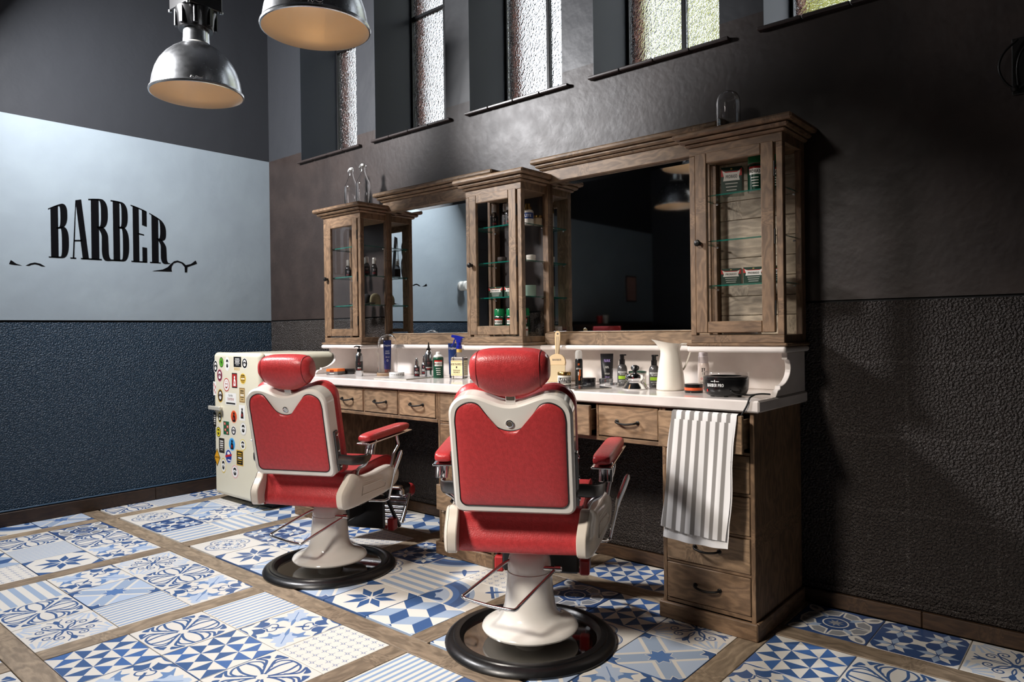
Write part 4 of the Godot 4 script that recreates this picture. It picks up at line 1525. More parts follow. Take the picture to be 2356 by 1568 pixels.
# ---------------------------------------------------------------- fridge
func build_fridge() -> void:
	var t := thing("retro_fridge", "cream rounded retro fridge covered with stickers in the corner", "fridge")
	var b := mb()
	b.rbox(Vector3(0.335, 0.03, 0.05), Vector3(0.945, 1.03, 0.585), 0.045, 5)
	put(b, "body", M.fridge, t)
	var s := mb()
	s.box(Vector3(0.35, 0.06, 0.584), Vector3(0.93, 1.0, 0.6))
	put(s, "door_seal", M.fridge_seal, t)
	var d := mb()
	d.rbox(Vector3(0.33, 0.04, 0.592), Vector3(0.945, 1.035, 0.655), 0.036, 5)
	var door := put(d, "door", M.fridge, t)
	var h := mb()
	h.rbox(Vector3(0.315, 0.632, 0.672), Vector3(0.475, 0.662, 0.69), 0.007, 2)
	h.box(Vector3(0.43, 0.64, 0.65), Vector3(0.46, 0.656, 0.675), 0.002)
	put(h, "handle", mat(rgb(206, 202, 190), 0.3, 0.3), door)
	var k := mb()
	k.box(Vector3(0.36, 0.002, 0.08), Vector3(0.92, 0.04, 0.56), 0.004)
	put(k, "plinth", M.black_matt, t)
	var white := rgb(236, 234, 228)
	var blk := rgb(24, 23, 24)
	var gold := rgb(206, 164, 62)
	# x, y, width, height, shape, ground, ring, figure
	var S := [
		[0.368, 0.936, 0.062, 0.09, "o", blk, white, "face"], [0.451, 0.966, 0.06, 0.071, "o", rgb(96, 170, 52), blk, "bolt"], [0.533, 0.957, 0.066, 0.099, "o", white, white, "face"],
		[0.67, 0.973, 0.1, 0.067, "r", blk, blk, "script"], [0.663, 0.925, 0.1, 0.018, "t", gold, gold, "BOSCO"], [0.766, 0.965, 0.075, 0.074, "o", blk, white, "face"],
		[0.425, 0.875, 0.075, 0.091, "o", rgb(110, 40, 58), rgb(206, 150, 160), "face"], [0.629, 0.846, 0.07, 0.098, "r", rgb(172, 44, 40), blk, "figure"], [0.74, 0.862, 0.08, 0.074, "o", gold, rgb(240, 216, 130), "script"],
		[0.518, 0.813, 0.085, 0.092, "o", white, rgb(186, 52, 48), "skull"], [0.352, 0.781, 0.044, 0.094, "r", white, white, "roses"], [0.43, 0.733, 0.075, 0.093, "o", rgb(48, 38, 30), gold, "face"],
		[0.574, 0.718, 0.15, 0.08, "r", white, white, "TANTINO"], [0.727, 0.751, 0.072, 0.095, "r", rgb(196, 168, 116), rgb(150, 116, 70), "script"], [0.723, 0.633, 0.078, 0.101, "r", white, white, "figure"],
		[0.345, 0.561, 0.04, 0.098, "r", blk, blk, "script"], [0.418, 0.582, 0.05, 0.074, "o", blk, rgb(220, 196, 60), "face"], [0.613, 0.6, 0.09, 0.092, "o", rgb(214, 84, 44), rgb(240, 190, 160), "figure"],
		[0.507, 0.514, 0.09, 0.104, "r", rgb(34, 96, 66), rgb(220, 216, 200), "roses"], [0.607, 0.503, 0.07, 0.068, "o", rgb(70, 70, 72), white, "face"], [0.396, 0.478, 0.064, 0.072, "o", rgb(226, 206, 52), blk, "face"],
		[0.736, 0.526, 0.084, 0.089, "o", white, rgb(200, 198, 190), "face"], [0.439, 0.387, 0.076, 0.099, "r", rgb(58, 50, 44), blk, "script"], [0.582, 0.409, 0.09, 0.091, "o", rgb(66, 150, 206), rgb(150, 204, 236), "figure"],
		[0.727, 0.418, 0.08, 0.075, "o", white, rgb(224, 206, 90), "face"], [0.372, 0.298, 0.088, 0.129, "d", rgb(222, 160, 40), blk, "LANTERN"], [0.534, 0.322, 0.092, 0.1, "o", rgb(44, 64, 140), rgb(200, 206, 224), "banner"],
		[0.685, 0.326, 0.088, 0.101, "r", blk, gold, "lines"], [0.459, 0.25, 0.074, 0.104, "o", white, rgb(220, 190, 90), "face"], [0.617, 0.225, 0.09, 0.089, "o", white, rgb(230, 170, 170), "face"],
	]
	for a in S:
		sticker(door, a)

func sticker(door: Node3D, a: Array) -> void:
	var b := mb(Transform3D(Basis(), Vector3(a[0], a[1], 0.6552)))
	var w: float = a[2]
	var h: float = a[3]
	var shape: String = a[4]
	var fig: String = a[7]
	var white := rgb(238, 236, 230)
	var dark: Color = rgb(26, 25, 26) if a[5].get_luminance() > 0.35 else white
	if shape == "t":
		b.col = lin(a[5])
		letter(b, fig, 0, 0, h, 0.0004, "sans", 0.9)
		put(b, "sticker", M.print, door)
		return
	for ring in [[1.0, 0.0, a[6]], [0.86, 0.0003, a[5]]]:
		b.col = lin(ring[2])
		var k: float = ring[0]
		var poly := ellipse(0, 0, w * k, h * k) if shape == "o" else (rect2(0, 0, w * k, h * (k * 1.03)) if shape == "r" else V2([0, -h * k / 2, w * k / 2, 0, 0, h * k / 2, -w * k / 2, 0]))
		b.face(poly, ring[1] + 0.0003)
	var z := 0.0009
	b.col = lin(dark)
	match fig:
		"face":
			b.face(ellipse(0, 0.16 * h, w * 0.44, h * 0.3, 16), z)
			b.face(ellipse(0, -0.12 * h, w * 0.4, h * 0.3, 16), z)
			b.col = lin(a[5])
			b.face(ellipse(0, 0.03 * h, w * 0.3, h * 0.26, 16), z + 0.0003)
			b.col = lin(dark)
			b.face(ellipse(-w * 0.08, -0.03 * h, w * 0.18, h * 0.06, 10), z + 0.0006)
			b.face(ellipse(w * 0.08, -0.03 * h, w * 0.18, h * 0.06, 10), z + 0.0006)
		"skull":
			b.col = lin(rgb(186, 52, 48))
			b.face(ellipse(0, 0.04 * h, w * 0.56, h * 0.5, 18), z)
			b.col = lin(white)
			b.face(ellipse(0, 0.05 * h, w * 0.5, h * 0.43, 18), z + 0.0003)
			b.col = lin(rgb(150, 44, 42))
			for s in [-1.0, 1.0]:
				b.face(ellipse(s * w * 0.11, 0.07 * h, w * 0.13, h * 0.12, 10), z + 0.0006)
			b.face(rect2(0, -0.22 * h, w * 0.3, h * 0.05), z + 0.0006)
		"figure":
			b.face(ellipse(0.02 * w, 0.22 * h, w * 0.24, h * 0.2, 14), z)
			b.face(V2([-0.22 * w, -0.38 * h, 0.24 * w, -0.38 * h, 0.2 * w, 0.0, 0.06 * w, 0.14 * h, -0.12 * w, 0.1 * h]), z)
			b.col = lin(rgb(196, 60, 50))
			b.face(rect2(0.0, -0.16 * h, w * 0.12, h * 0.2), z + 0.0003)
		"roses":
			for q in [[-0.2, 0.28, 0.3], [0.2, 0.1, 0.34], [-0.14, -0.12, 0.3], [0.16, -0.3, 0.28]]:
				b.col = lin(rgb(196, 56, 52))
				b.face(ellipse(q[0] * w, q[1] * h, q[2] * w, q[2] * h * 0.7, 12), z)
				b.col = lin(rgb(236, 220, 206))
				b.face(ellipse(q[0] * w, q[1] * h, q[2] * w * 0.4, q[2] * h * 0.3, 10), z + 0.0003)
		"bolt":
			b.face(V2([-0.2 * w, 0.02 * h, 0.1 * w, 0.34 * h, 0.04 * w, 0.06 * h, 0.2 * w, 0.04 * h, -0.06 * w, -0.34 * h, 0.0, -0.02 * h]), z)
		"script", "lines":
			var c2 := rgb(214, 170, 50) if fig == "lines" else dark
			for k in 5:
				b.col = lin(c2 if k != 2 else white)
				var yy := (0.3 - 0.15 * k) * h
				var ww: float = w * [0.6, 0.66, 0.56, 0.66, 0.44][k]
				for j in 4:
					b.face(rect2(-ww / 2 + ww * (j + 0.5) / 4, yy, ww / 4 * 0.76, h * [0.1, 0.07, 0.11, 0.06, 0.05][k]), z)
		"banner":
			b.col = lin(white)
			b.face(ellipse(0, 0.2 * h, w * 0.4, h * 0.24, 14), z)
			b.col = lin(rgb(190, 40, 52))
			b.face(V2([-0.48 * w, -0.12 * h, 0.46 * w, 0.06 * h, 0.48 * w, 0.2 * h, -0.46 * w, 0.04 * h]), z + 0.0003)
			b.col = lin(white)
			b.face(rect2(0.08 * w, -0.26 * h, w * 0.44, h * 0.08), z)
		"TANTINO":
			b.col = lin(rgb(150, 44, 42))
			letter(b, "TANTINO", 0, -0.002, h * 0.2, z, "serif", 0.82)
			b.col = lin(rgb(30, 30, 32))
			letter(b, "Lucky", 0, h * 0.3, h * 0.17, z, "serif")
			b.face(rect2(0, -0.38 * h, w * 0.82, h * 0.13), z)
		"LANTERN":
			letter(b, "LANTERN", 0, 0, h * 0.1, z, "sans", 0.86)
	put(b, "sticker", M.print, door)

# ---------------------------------------------------------------- barber chairs; local +z is the back of the chair, lift raises the seat
func back_outline(w: float, y0: float, y1: float, dip: float, rc: float) -> PackedVector2Array:
	# rounded bottom corners, two shoulders and a hollow between them
	var p := PackedVector2Array()
	for c in [[-1, 1], [1, 1]]:
		pass
	var h := w / 2
	for k in 7:
		var a := PI + PI / 2 * k / 6
		p.append(Vector2(-h + rc + cos(a) * rc, y0 + rc + sin(a) * rc))
	for k in 7:
		var a := -PI / 2 + PI / 2 * k / 6
		p.append(Vector2(h - rc + cos(a) * rc, y0 + rc + sin(a) * rc))
	var rs := w * 0.17
	for k in 9:
		var a := PI / 2 * k / 8
		p.append(Vector2(h - rs + cos(a) * rs, y1 - rs + sin(a) * rs))
	var q := 22
	for k in range(1, q):
		var u := float(k) / q
		var x := lerpf(h - rs, -(h - rs), u)
		p.append(Vector2(x, y1 - dip * (0.5 - 0.5 * cos(TAU * u))))
	for k in 9:
		var a := PI / 2 + PI / 2 * k / 8
		p.append(Vector2(-h + rs + cos(a) * rs, y1 - rs + sin(a) * rs))
	return p

func panel_outline(w: float, y0: float, y1: float, vdepth: float, rc: float) -> PackedVector2Array:
	var h := w / 2
	var p := PackedVector2Array()
	for k in 6:
		var a := PI + PI / 2 * k / 5
		p.append(Vector2(-h + rc + cos(a) * rc, y0 + rc + sin(a) * rc))
	for k in 6:
		var a := -PI / 2 + PI / 2 * k / 5
		p.append(Vector2(h - rc + cos(a) * rc, y0 + rc + sin(a) * rc))
	var half := P2([h, y1 - 0.1, h, y1 - 0.058, h * 0.94, y1 - 0.022, h * 0.76, y1 - 0.002, h * 0.58, y1 - 0.006, h * 0.45, y1 - vdepth * 0.36, h * 0.27, y1 - vdepth * 0.83])
	var full := half.duplicate()
	full.append(Vector2(0, y1 - vdepth))
	for k in range(half.size() - 1, -1, -1):
		full.append(Vector2(-half[k].x, half[k].y))
	for q in spline(full, 5):
		p.append(q)
	return p

func dome_panel(b: MB, poly: PackedVector2Array, z: float, up: float, rings := 6) -> void:
	# pillow over an outline: rings shrink towards a spine, the edge tucks in
	var N := poly.size()
	var c := Vector2.ZERO
	for q in poly:
		c += q
	c /= N
	c.y -= 0.04
	var P := PackedVector3Array()
	for r in rings + 1:
		var u := float(r) / rings
		var s := 1.0 - pow(u, 1.6) * 0.97
		var zz := z + up * (1.0 - pow(1.0 - u, 3.2))
		for k in N + 1:
			var q := poly[k % N]
			P.append(Vector3(c.x + (q.x - c.x) * s, c.y + (q.y - c.y) * s, zz))
	var v0 := b.v.size()
	var i0 := b.ix.size()
	b.grid(P, rings + 1, N + 1, true, -1.0)
	var out := b.xf.basis.z * signf(up)
	for k in range(v0, b.n.size()):
		if b.n[k].dot(out) < 0.0:
			b.n[k] = -b.n[k]
	for k in range(i0, b.ix.size(), 3):
		var g := (b.v[b.ix[k + 2]] - b.v[b.ix[k]]).cross(b.v[b.ix[k + 1]] - b.v[b.ix[k]])
		if g.dot(out) < 0.0:
			var q := b.ix[k + 1]
			b.ix[k + 1] = b.ix[k + 2]
			b.ix[k + 2] = q
	var o := b.v.size() - (N + 1)
	for k in range(1, N - 1):
		b.tri(o, o + k, o + k + 1)

func build_chair(label: String, at: Vector3, deg: float, lift: float) -> void:
	var t := thing("barber_chair", label, "barber chair", at, deg_to_rad(deg), "red barber chairs")
	var up := Transform3D(Basis(), Vector3(0, lift, 0))
	# base
	var b := mb()
	b.lathe(P2([0.25, 0.004, 0.25, 0.0, 0.318, 0.0, 0.32, 0.008, 0.315, 0.018, 0.3, 0.028, 0.289, 0.029, 0.286, 0.033, 0.272, 0.036, 0.264, 0.034, 0.262, 0.03, 0.256, 0.026, 0.25, 0.016, 0.247, 0.01]), 64)
	put(b, "base_ring", M.rubber, t)
	b = mb()
	b.lathe(P2([0.25, 0.006, 0.25, 0.0135, 0.1, 0.016, 0.0, 0.016]), 48)
	put(b, "base_plate", M.chrome_dark, t)
	b = mb()
	b.lathe(P2([0.06, 0.016, 0.06, 0.05, 0.17, 0.048, 0.178, 0.052, 0.1805, 0.058, 0.177, 0.065, 0.163, 0.073, 0.14, 0.081, 0.118, 0.093, 0.103, 0.112, 0.095, 0.14, 0.0895, 0.18, 0.0855, 0.23, 0.0835, 0.262, 0.078, 0.264]), 48)
	put(b, "pedestal", M.enamel, t)
	b = mb(Transform3D(Basis(), Vector3(0, lift * 0.5, 0)))
	b.lathe(P2([0.08, 0.24, 0.0815, 0.266, 0.079, 0.285, 0.073, 0.305, 0.06, 0.322, 0.04, 0.335, 0.03, 0.36, 0.03, 0.42]), 40)
	put(b, "column_cap", M.enamel, t)
	# seat cushion: a profile in (z, y) drawn across x
	var prof := spline(P2([0.2, 0.352, 0.222, 0.362, 0.226, 0.395, 0.214, 0.43, 0.205, 0.46, 0.2, 0.49, 0.17, 0.512, 0.1, 0.518, -0.06, 0.53, -0.18, 0.53, -0.24, 0.515, -0.262, 0.48, -0.25, 0.44, -0.2, 0.415, 0.0, 0.38, 0.12, 0.358]), 4, true)
	var rows := PackedVector3Array()
	var C: int = prof.size() + 1
	var steps := [[-0.22, 0.012], [-0.2195, 0.006], [-0.214, 0.0012], [-0.203, 0.0], [-0.1, -0.003], [0.0, -0.004], [0.1, -0.003], [0.203, 0.0], [0.214, 0.0012], [0.2195, 0.006], [0.22, 0.012]]
	var mid := Vector2(0.0, 0.45)
	for s in steps:
		for k in C:
			var q: Vector2 = prof[k % prof.size()]
			var d := (q - mid).normalized()
			q -= d * s[1]
			rows.append(Vector3(s[0], q.y, q.x))
	b = mb(up)
	b.grid(rows, steps.size(), C, true, 1.0)
	for s in [0, steps.size() - 1]:
		var poly := PackedVector2Array()
		for k in prof.size():
			poly.append(Vector2(rows[s * C + k].z, rows[s * C + k].y))
		var tr := Geometry2D.triangulate_polygon(poly)
		var o := b.v.size()
		for q in poly:
			b.vert(Vector3(steps[s][0], q.y, q.x), Vector3(signf(steps[s][0]), 0, 0))
		for k in range(0, tr.size(), 3):
			b.tri(o + tr[k], o + tr[k + 1], o + tr[k + 2])
	fix_out(b, up * Vector3(0, 0.45, 0))
	var seat := put(b, "seat_cushion", M.red, t)
	for s in [-1.0, 1.0]:
		b = mb(up)
		var path := []
		for k in range(0, prof.size() - 6):
			path.append(Vector3(s * 0.218, prof[k].y + 0.0005, prof[k].x * 0.998))
		b.tube(path, 0.0035, 6)
		put(b, "piping", M.red_seam, seat)
	# under the seat
	b = mb(up)
	b.box(Vector3(-0.17, 0.31, -0.22), Vector3(0.17, 0.37, 0.0), 0.006)
	b.box(Vector3(-0.05, 0.2, -0.34), Vector3(0.05, 0.34, -0.1), 0.01)
	put(b, "seat_mount", M.black_paint, t)
	# enamel side shells
	var shell := spline(P2([0.198, 0.508, 0.172, 0.512, 0.13, 0.494, 0.06, 0.49, 0.0, 0.492, -0.07, 0.499, -0.14, 0.5, -0.19, 0.48, -0.212, 0.448, -0.19, 0.408, -0.1, 0.38, 0.0, 0.37, 0.1, 0.363, 0.19, 0.36, 0.24, 0.362, 0.262, 0.38, 0.266, 0.43, 0.245, 0.46, 0.218, 0.484]), 3, true)
	for s in [-1.0, 1.0]:
		var sx := up * Transform3D(Basis(Vector3.UP, -s * 0.125), Vector3.ZERO)
		b = mb(sx * Transform3D(Basis(Vector3(0, 0, 1), Vector3(0, 1, 0), Vector3(s, 0, 0)), Vector3(s * 0.252, 0, 0)))
		b.prism(PackedVector2Array(shell), -0.014, 0.02, 0.004)
		dome_panel(b, PackedVector2Array(shell), 0.019, 0.02, 5)
		var sh := put(b, "side_shell", M.cream_enamel, t)
		b = mb(sx * Transform3D(Basis(Vector3(0, 0, 1), Vector3(0, 1, 0), Vector3(s, 0, 0)), Vector3(s * 0.284, 0, 0)))
		var rel := P2([0.15, 0.462, 0.07, 0.464, -0.07, 0.462, -0.11, 0.43, -0.09, 0.402, 0.02, 0.392, 0.17, 0.392, 0.18, 0.41])
		var rp := []
		for q in spline(rel, 3, true):
			rp.append(Vector3(q.x, q.y, 0.002))
		rp.append(rp[0])
		b.tube(rp, 0.004, 6)
		var r2 := []
		for q in P2([0.13, 0.448, -0.03, 0.45, -0.06, 0.432, -0.05, 0.412, 0.14, 0.408, 0.13, 0.448]):
			r2.append(Vector3(q.x, q.y, 0.0065))
		b.tube(r2, 0.003, 6)
		put(b, "relief", M.cream_enamel, sh)
		b = mb(up * Transform3D(Basis(Vector3.FORWARD, PI / 2), Vector3(0, 0, 0)))
		b.lathe(P2([0, 0.2, 0.018, 0.2, 0.018, 0.25, 0, 0.25]) if s > 0 else P2([0, -0.25, 0.018, -0.25, 0.018, -0.2, 0, -0.2]), 16)
		for k in b.v.size():
			b.v[k] += Vector3(0, 0.425, 0.17)
		put(b, "pivot", M.gunmetal, t)
	# backrest, leaning back
	var lean := deg_to_rad(12.5)
	var bx := up * Transform3D(Basis(Vector3.RIGHT, lean), Vector3(0, 0.531, 0.22))
	b = mb(bx)
	var fo := back_outline(0.412, -0.005, 0.408, 0.034, 0.032)
	b.prism(fo, 0.0, 0.078, 0.009)
	var frame := put(b, "back_frame", M.enamel, t)
	b = mb(bx)
	var po := panel_outline(0.366, 0.022, 0.386, 0.097, 0.024)
	dome_panel(b, po, 0.0775, 0.012, 7)
	put(b, "back_panel", M.red, t)
	b = mb(bx)
	var rim := []
	for q in po:
		rim.append(Vector3(q.x, q.y, 0.0785))
	rim.append(rim[0])
	b.tube(rim, 0.0022, 6)
	put(b, "panel_gasket", M.black_matt, frame)
	b = mb(bx * Transform3D(Basis(Vector3.RIGHT, PI / 2), Vector3(0.0, 0.314, 0.078)))
	b.lathe(P2([0.013, 0, 0.013, 0.004, 0.01, 0.005, 0.0085, 0.003, 0, 0.003]), 18)
	put(b, "lock_bolt", M.chrome, frame)
	# front cushion of the back
	b = mb(bx)
	var co := back_outline(0.418, -0.02, 0.418, 0.034, 0.03)
	b.prism(co, -0.05, 0.0, 0.014)
	dome_panel(b, back_outline(0.39, -0.005, 0.404, 0.03, 0.03), -0.05, -0.03, 5)
	put(b, "back_cushion", M.red, t)
	# headrest
	b = mb(bx)
	b.rbox(Vector3(-0.0165, 0.33, 0.03), Vector3(0.0165, 0.45, 0.046), 0.003, 2)
	put(b, "headrest_post", M.chrome, t)
	b = mb(bx)
	head_cushion(b)
	var hr := put(b, "headrest", M.red, t)
	for s in [-1.0, 1.0]:
		b = mb(bx)
		var seam := []
		for k in 33:
			seam.append(head_point(s * 0.78, TAU * k / 32, 1.006))
		b.tube(seam, 0.0018, 5)
		put(b, "seam", M.red_seam, hr)
	# arms
	for s in [-1.0, 1.0]:
		b = mb(up)
		var pad := []
		for k in 9:
			var u := k / 8.0
			pad.append(Vector3(s * (0.296 + 0.012 * sin(u * PI)), 0.672 + 0.012 * u, lerpf(0.2, -0.25, u)))
		arm_pad(b, s)
		var ap := put(b, "arm_pad", M.red, t)
		b = mb(up * Transform3D(Basis(Vector3.UP, -s * 0.105) * Basis(Vector3.RIGHT, 0.042), Vector3(s * 0.302, 0.653, -0.01)))
		b.rbox(Vector3(-0.036, -0.0035, -0.2), Vector3(0.036, 0.0035, 0.19), 0.003, 2)
		put(b, "arm_plate", M.chrome, ap)
		# strap from the frame forward to the arm hinge and down to the seat
		b = mb(up)
		b.tube(spline(P3([s * 0.208, 0.59, 0.285, s * 0.226, 0.588, 0.268, s * 0.258, 0.58, 0.235, s * 0.282, 0.576, 0.19, s * 0.29, 0.578, 0.15, s * 0.29, 0.595, 0.125]), 5), 0.0045, 8, 5.0)
		put(b, "arm_strap", M.gunmetal, t)
		b = mb(up)
		b.tube(spline(P3([s * 0.287, 0.565, 0.15, s * 0.275, 0.545, 0.155, s * 0.25, 0.53, 0.158, s * 0.236, 0.505, 0.154, s * 0.232, 0.45, 0.15]), 5), 0.008, 8)
		put(b, "arm_bracket", M.chrome_soft, t)
		for dx in [-0.012, 0.012]:
			b = mb(up * Transform3D(Basis(), Vector3(s * 0.296 + dx, 0, 0)))
			b.tube(P3([0, 0.655, 0.11, 0, 0.625, 0.13, 0, 0.592, 0.14]), [0.012, 0.013, 0.012], 10, 1.0)
			put(b, "arm_hinge", M.chrome_soft, t)
		b = mb(up)
		b.tube(spline(P3([s * 0.312, 0.655, -0.12, s * 0.314, 0.625, -0.125, s * 0.314, 0.595, -0.135, s * 0.308, 0.568, -0.11, s * 0.3, 0.545, -0.1, s * 0.29, 0.49, -0.095]), 5), 0.0075, 8)
		put(b, "arm_rod", M.chrome_soft, t)
		# slotted plate on the frame's side
		b = mb(bx)
		b.rbox(Vector3(s * 0.209 - 0.006, 0.015, 0.022), Vector3(s * 0.209 + 0.006, 0.205, 0.052), 0.005, 2)
		var pl := put(b, "side_plate", M.gunmetal, frame)
		for y in [0.035, 0.11, 0.185]:
			b = mb(bx * Transform3D(Basis(Vector3.FORWARD, s * PI / 2), Vector3(s * 0.214, y, 0.033)))
			b.lathe(P2([0, 0, 0.007, 0, 0.006, 0.004, 0, 0.005]), 12)
			put(b, "bolt", M.chrome, pl)
	# chrome pump bar behind the column
	b = mb(Transform3D(Basis(), Vector3(0, lift * 0.5, 0)))
	b.tube(spline(P3([-0.07, 0.285, 0.03, -0.1, 0.272, 0.06, -0.2, 0.208, 0.165, -0.212, 0.2, 0.182, -0.2, 0.194, 0.19]), 4) + spline(P3([-0.2, 0.194, 0.19, -0.11, 0.184, 0.215, -0.03, 0.18, 0.232, -0.012, 0.182, 0.23, -0.002, 0.19, 0.218]), 4) + spline(P3([-0.002, 0.19, 0.218, 0.06, 0.235, 0.12, 0.1, 0.262, 0.055, 0.118, 0.266, 0.045]), 4), 0.0062, 8)
	put(b, "pump_bar", M.chrome, t)
	b = mb(Transform3D(Basis(Vector3.FORWARD, PI / 2), Vector3(0, 0.267 + lift * 0.5, 0.045)))
	b.lathe(P2([0, 0.05, 0.009, 0.05, 0.009, 0.1, 0.013, 0.102, 0.013, 0.124, 0.008, 0.128, 0, 0.128]), 14)
	put(b, "pump_axle", M.chrome, t)
	# recline lever on the right hand side
	b = mb(up)
	b.tube(spline(P3([0.225, 0.345, 0.02, 0.262, 0.342, 0.0, 0.288, 0.338, -0.03, 0.3, 0.345, -0.045]), 4) + P3([0.318, 0.42, -0.048, 0.331, 0.478, -0.049]), 0.0068, 8)
	put(b, "lever_arm", M.chrome, t)
	b = mb(up)
	b.tube(P3([0.327, 0.462, -0.049, 0.333, 0.486, -0.049, 0.352, 0.535, -0.05, 0.366, 0.572, -0.05, 0.369, 0.582, -0.05]), [0.009, 0.011, 0.012, 0.011, 0.005], 10)
	put(b, "lever_grip", M.chrome, t)
	# footrest in front
	var ft := thing_part(t, "footrest")
	for s in [-1.0, 1.0]:
		b = mb(up)
		b.tube(P3([s * 0.185, 0.36, -0.22, s * 0.19, 0.23, -0.3, s * 0.19, 0.11, -0.4]), 0.011, 8)
		put(b, "footrest_arm", M.black_paint, ft)
		b = mb(up)
		b.box(Vector3(s * 0.18 - 0.02, 0.105, -0.36), Vector3(s * 0.18 + 0.02, 0.17, -0.31), 0.006)
		put(b, "red_bracket", M.red_paint, ft)
	b = mb(up)
	b.box(Vector3(-0.19, 0.11, -0.345), Vector3(0.19, 0.128, -0.325), 0.004)
	put(b, "cross_bar", M.red_paint, ft)
	b = mb(up)
	b.box(Vector3(-0.16, 0.12, -0.3), Vector3(0.16, 0.3, -0.28), 0.01)
	put(b, "apron_plate", M.black_paint, ft)
	for k in 6:
		b = mb(up)
		b.rbox(Vector3(-0.18, 0.125 + 0.019 * k, -0.47 - 0.016 * k), Vector3(0.18, 0.137 + 0.019 * k, -0.44 - 0.016 * k), 0.005, 2)
		put(b, "tread", M.chrome_soft, ft)
	for s in [-1.0, 1.0]:
		b = mb(up)
		b.tube(P3([s * 0.186, 0.115, -0.44, s * 0.186, 0.18, -0.5, s * 0.186, 0.25, -0.55]), 0.01, 8)
		put(b, "tread_rail", M.chrome, ft)
	b = mb(up)
	b.rbox(Vector3(-0.185, 0.235, -0.6), Vector3(0.185, 0.31, -0.47), 0.03, 4)
	put(b, "calf_cap", M.chrome, ft)
	b = mb(up)
	b.rbox(Vector3(-0.195, 0.225, -0.63), Vector3(0.195, 0.3, -0.55), 0.03, 4)
	put(b, "calf_pad", M.red, ft)

func fix_out(b: MB, c: Vector3) -> void:  # turn normals away from a middle, then the faces with them
	for k in b.n.size():
		if b.n[k].dot(b.v[k] - c) < 0.0 and absf(b.n[k].x) < 0.9:
			b.n[k] = -b.n[k]
	for k in range(0, b.ix.size(), 3):
		var g := (b.v[b.ix[k + 2]] - b.v[b.ix[k]]).cross(b.v[b.ix[k + 1]] - b.v[b.ix[k]])
		if g.dot(b.n[b.ix[k]] + b.n[b.ix[k + 1]] + b.n[b.ix[k + 2]]) < 0.0:
			var q := b.ix[k + 1]
			b.ix[k + 1] = b.ix[k + 2]
			b.ix[k + 2] = q

func head_point(u: float, a: float, s := 1.0) -> Vector3:
	# u along the pad -1..1, a round its section; the back of it hangs lower in the middle
	var e := sqrt(maxf(0.0, 1.0 - pow(absf(u), 5.0)))
	var k := pow(absf(u), 2.0)
	var ca := signf(cos(a)) * pow(absf(cos(a)), 0.7)
	var sa := signf(sin(a)) * pow(absf(sin(a)), 0.8)
	var hy := (0.07 if sa > 0 else 0.092 - 0.05 * k) * (0.4 + 0.6 * e)
	var hz := 0.058 * (0.25 + 0.75 * e)
	return Vector3(u * 0.132, 0.482 + sa * hy * s - 0.004 * k, 0.026 + (ca * (1.0 - 0.3 * maxf(-sa, 0.0))) * hz * s)

func head_cushion(b: MB) -> void:
	var R := 29
	var C := 33
	var P := PackedVector3Array()
	for i in R:
		var u := sin(PI / 2 * (-1.0 + 2.0 * i / (R - 1)))
		for j in C:
			var p := head_point(u, TAU * j / (C - 1))
			if i == 0 or i == R - 1:
				p = Vector3(u * 0.132, 0.48, 0.026)
			P.append(p)
	b.grid(P, R, C, true, 1.0)
	fix_out(b, b.xf * Vector3(0, 0.48, 0.026))
	for k in b.n.size():
		var q := b.xf.basis.inverse() * (b.v[k] - b.xf * Vector3(0, 0.48, 0.026))
		if absf(q.x) > 0.1318:
			b.n[k] = b.xf.basis * Vector3(signf(q.x), 0, 0)

func arm_pad(b: MB, s: float) -> void:
	var R := 15
	var C := 17
	var P := PackedVector3Array()
	for i in R:
		var u := sin(PI / 2 * (-1.0 + 2.0 * i / (R - 1)))
		var e := pow(maxf(0.0, 1.0 - pow(absf(u), 6.0)), 0.4)
		var tip := 0.0 if i == 0 or i == R - 1 else 1.0
		for j in C:
			var a := TAU * j / (C - 1)
			var ca := signf(cos(a)) * pow(absf(cos(a)), 0.6)
			var sa := signf(sin(a)) * pow(absf(sin(a)), 0.6)
			P.append(Vector3(s * (0.302 + 0.02 * u) + ca * 0.036 * (0.5 + 0.5 * e) * tip, 0.677 + 0.008 * u + sa * (0.021 if sa > 0 else 0.019) * (0.3 + 0.7 * e) * tip, -0.01 - u * 0.19))
	b.grid(P, R, C, true, 1.0)
	fix_out(b, b.xf * Vector3(s * 0.302, 0.675, -0.01))

# ---------------------------------------------------------------- pendant lamps
func build_pendants() -> void:
	var spots := [
		[Vector3(1.355, 2.478, 1.235), "industrial steel pendant lamp hanging over the chair by the fridge"],
		[Vector3(2.455, 2.53, 1.215), "industrial steel pendant lamp hanging between the two chairs"],
		[Vector3(2.42, 2.53, 2.6), "industrial steel pendant lamp behind the chairs, seen in the dark mirror only"],
		[Vector3(1.5, 2.5, 4.1), "industrial steel pendant lamp deep in the room, seen in the dark mirror only"],
	]
	for s in spots:
		pendant(s[0], s[1])

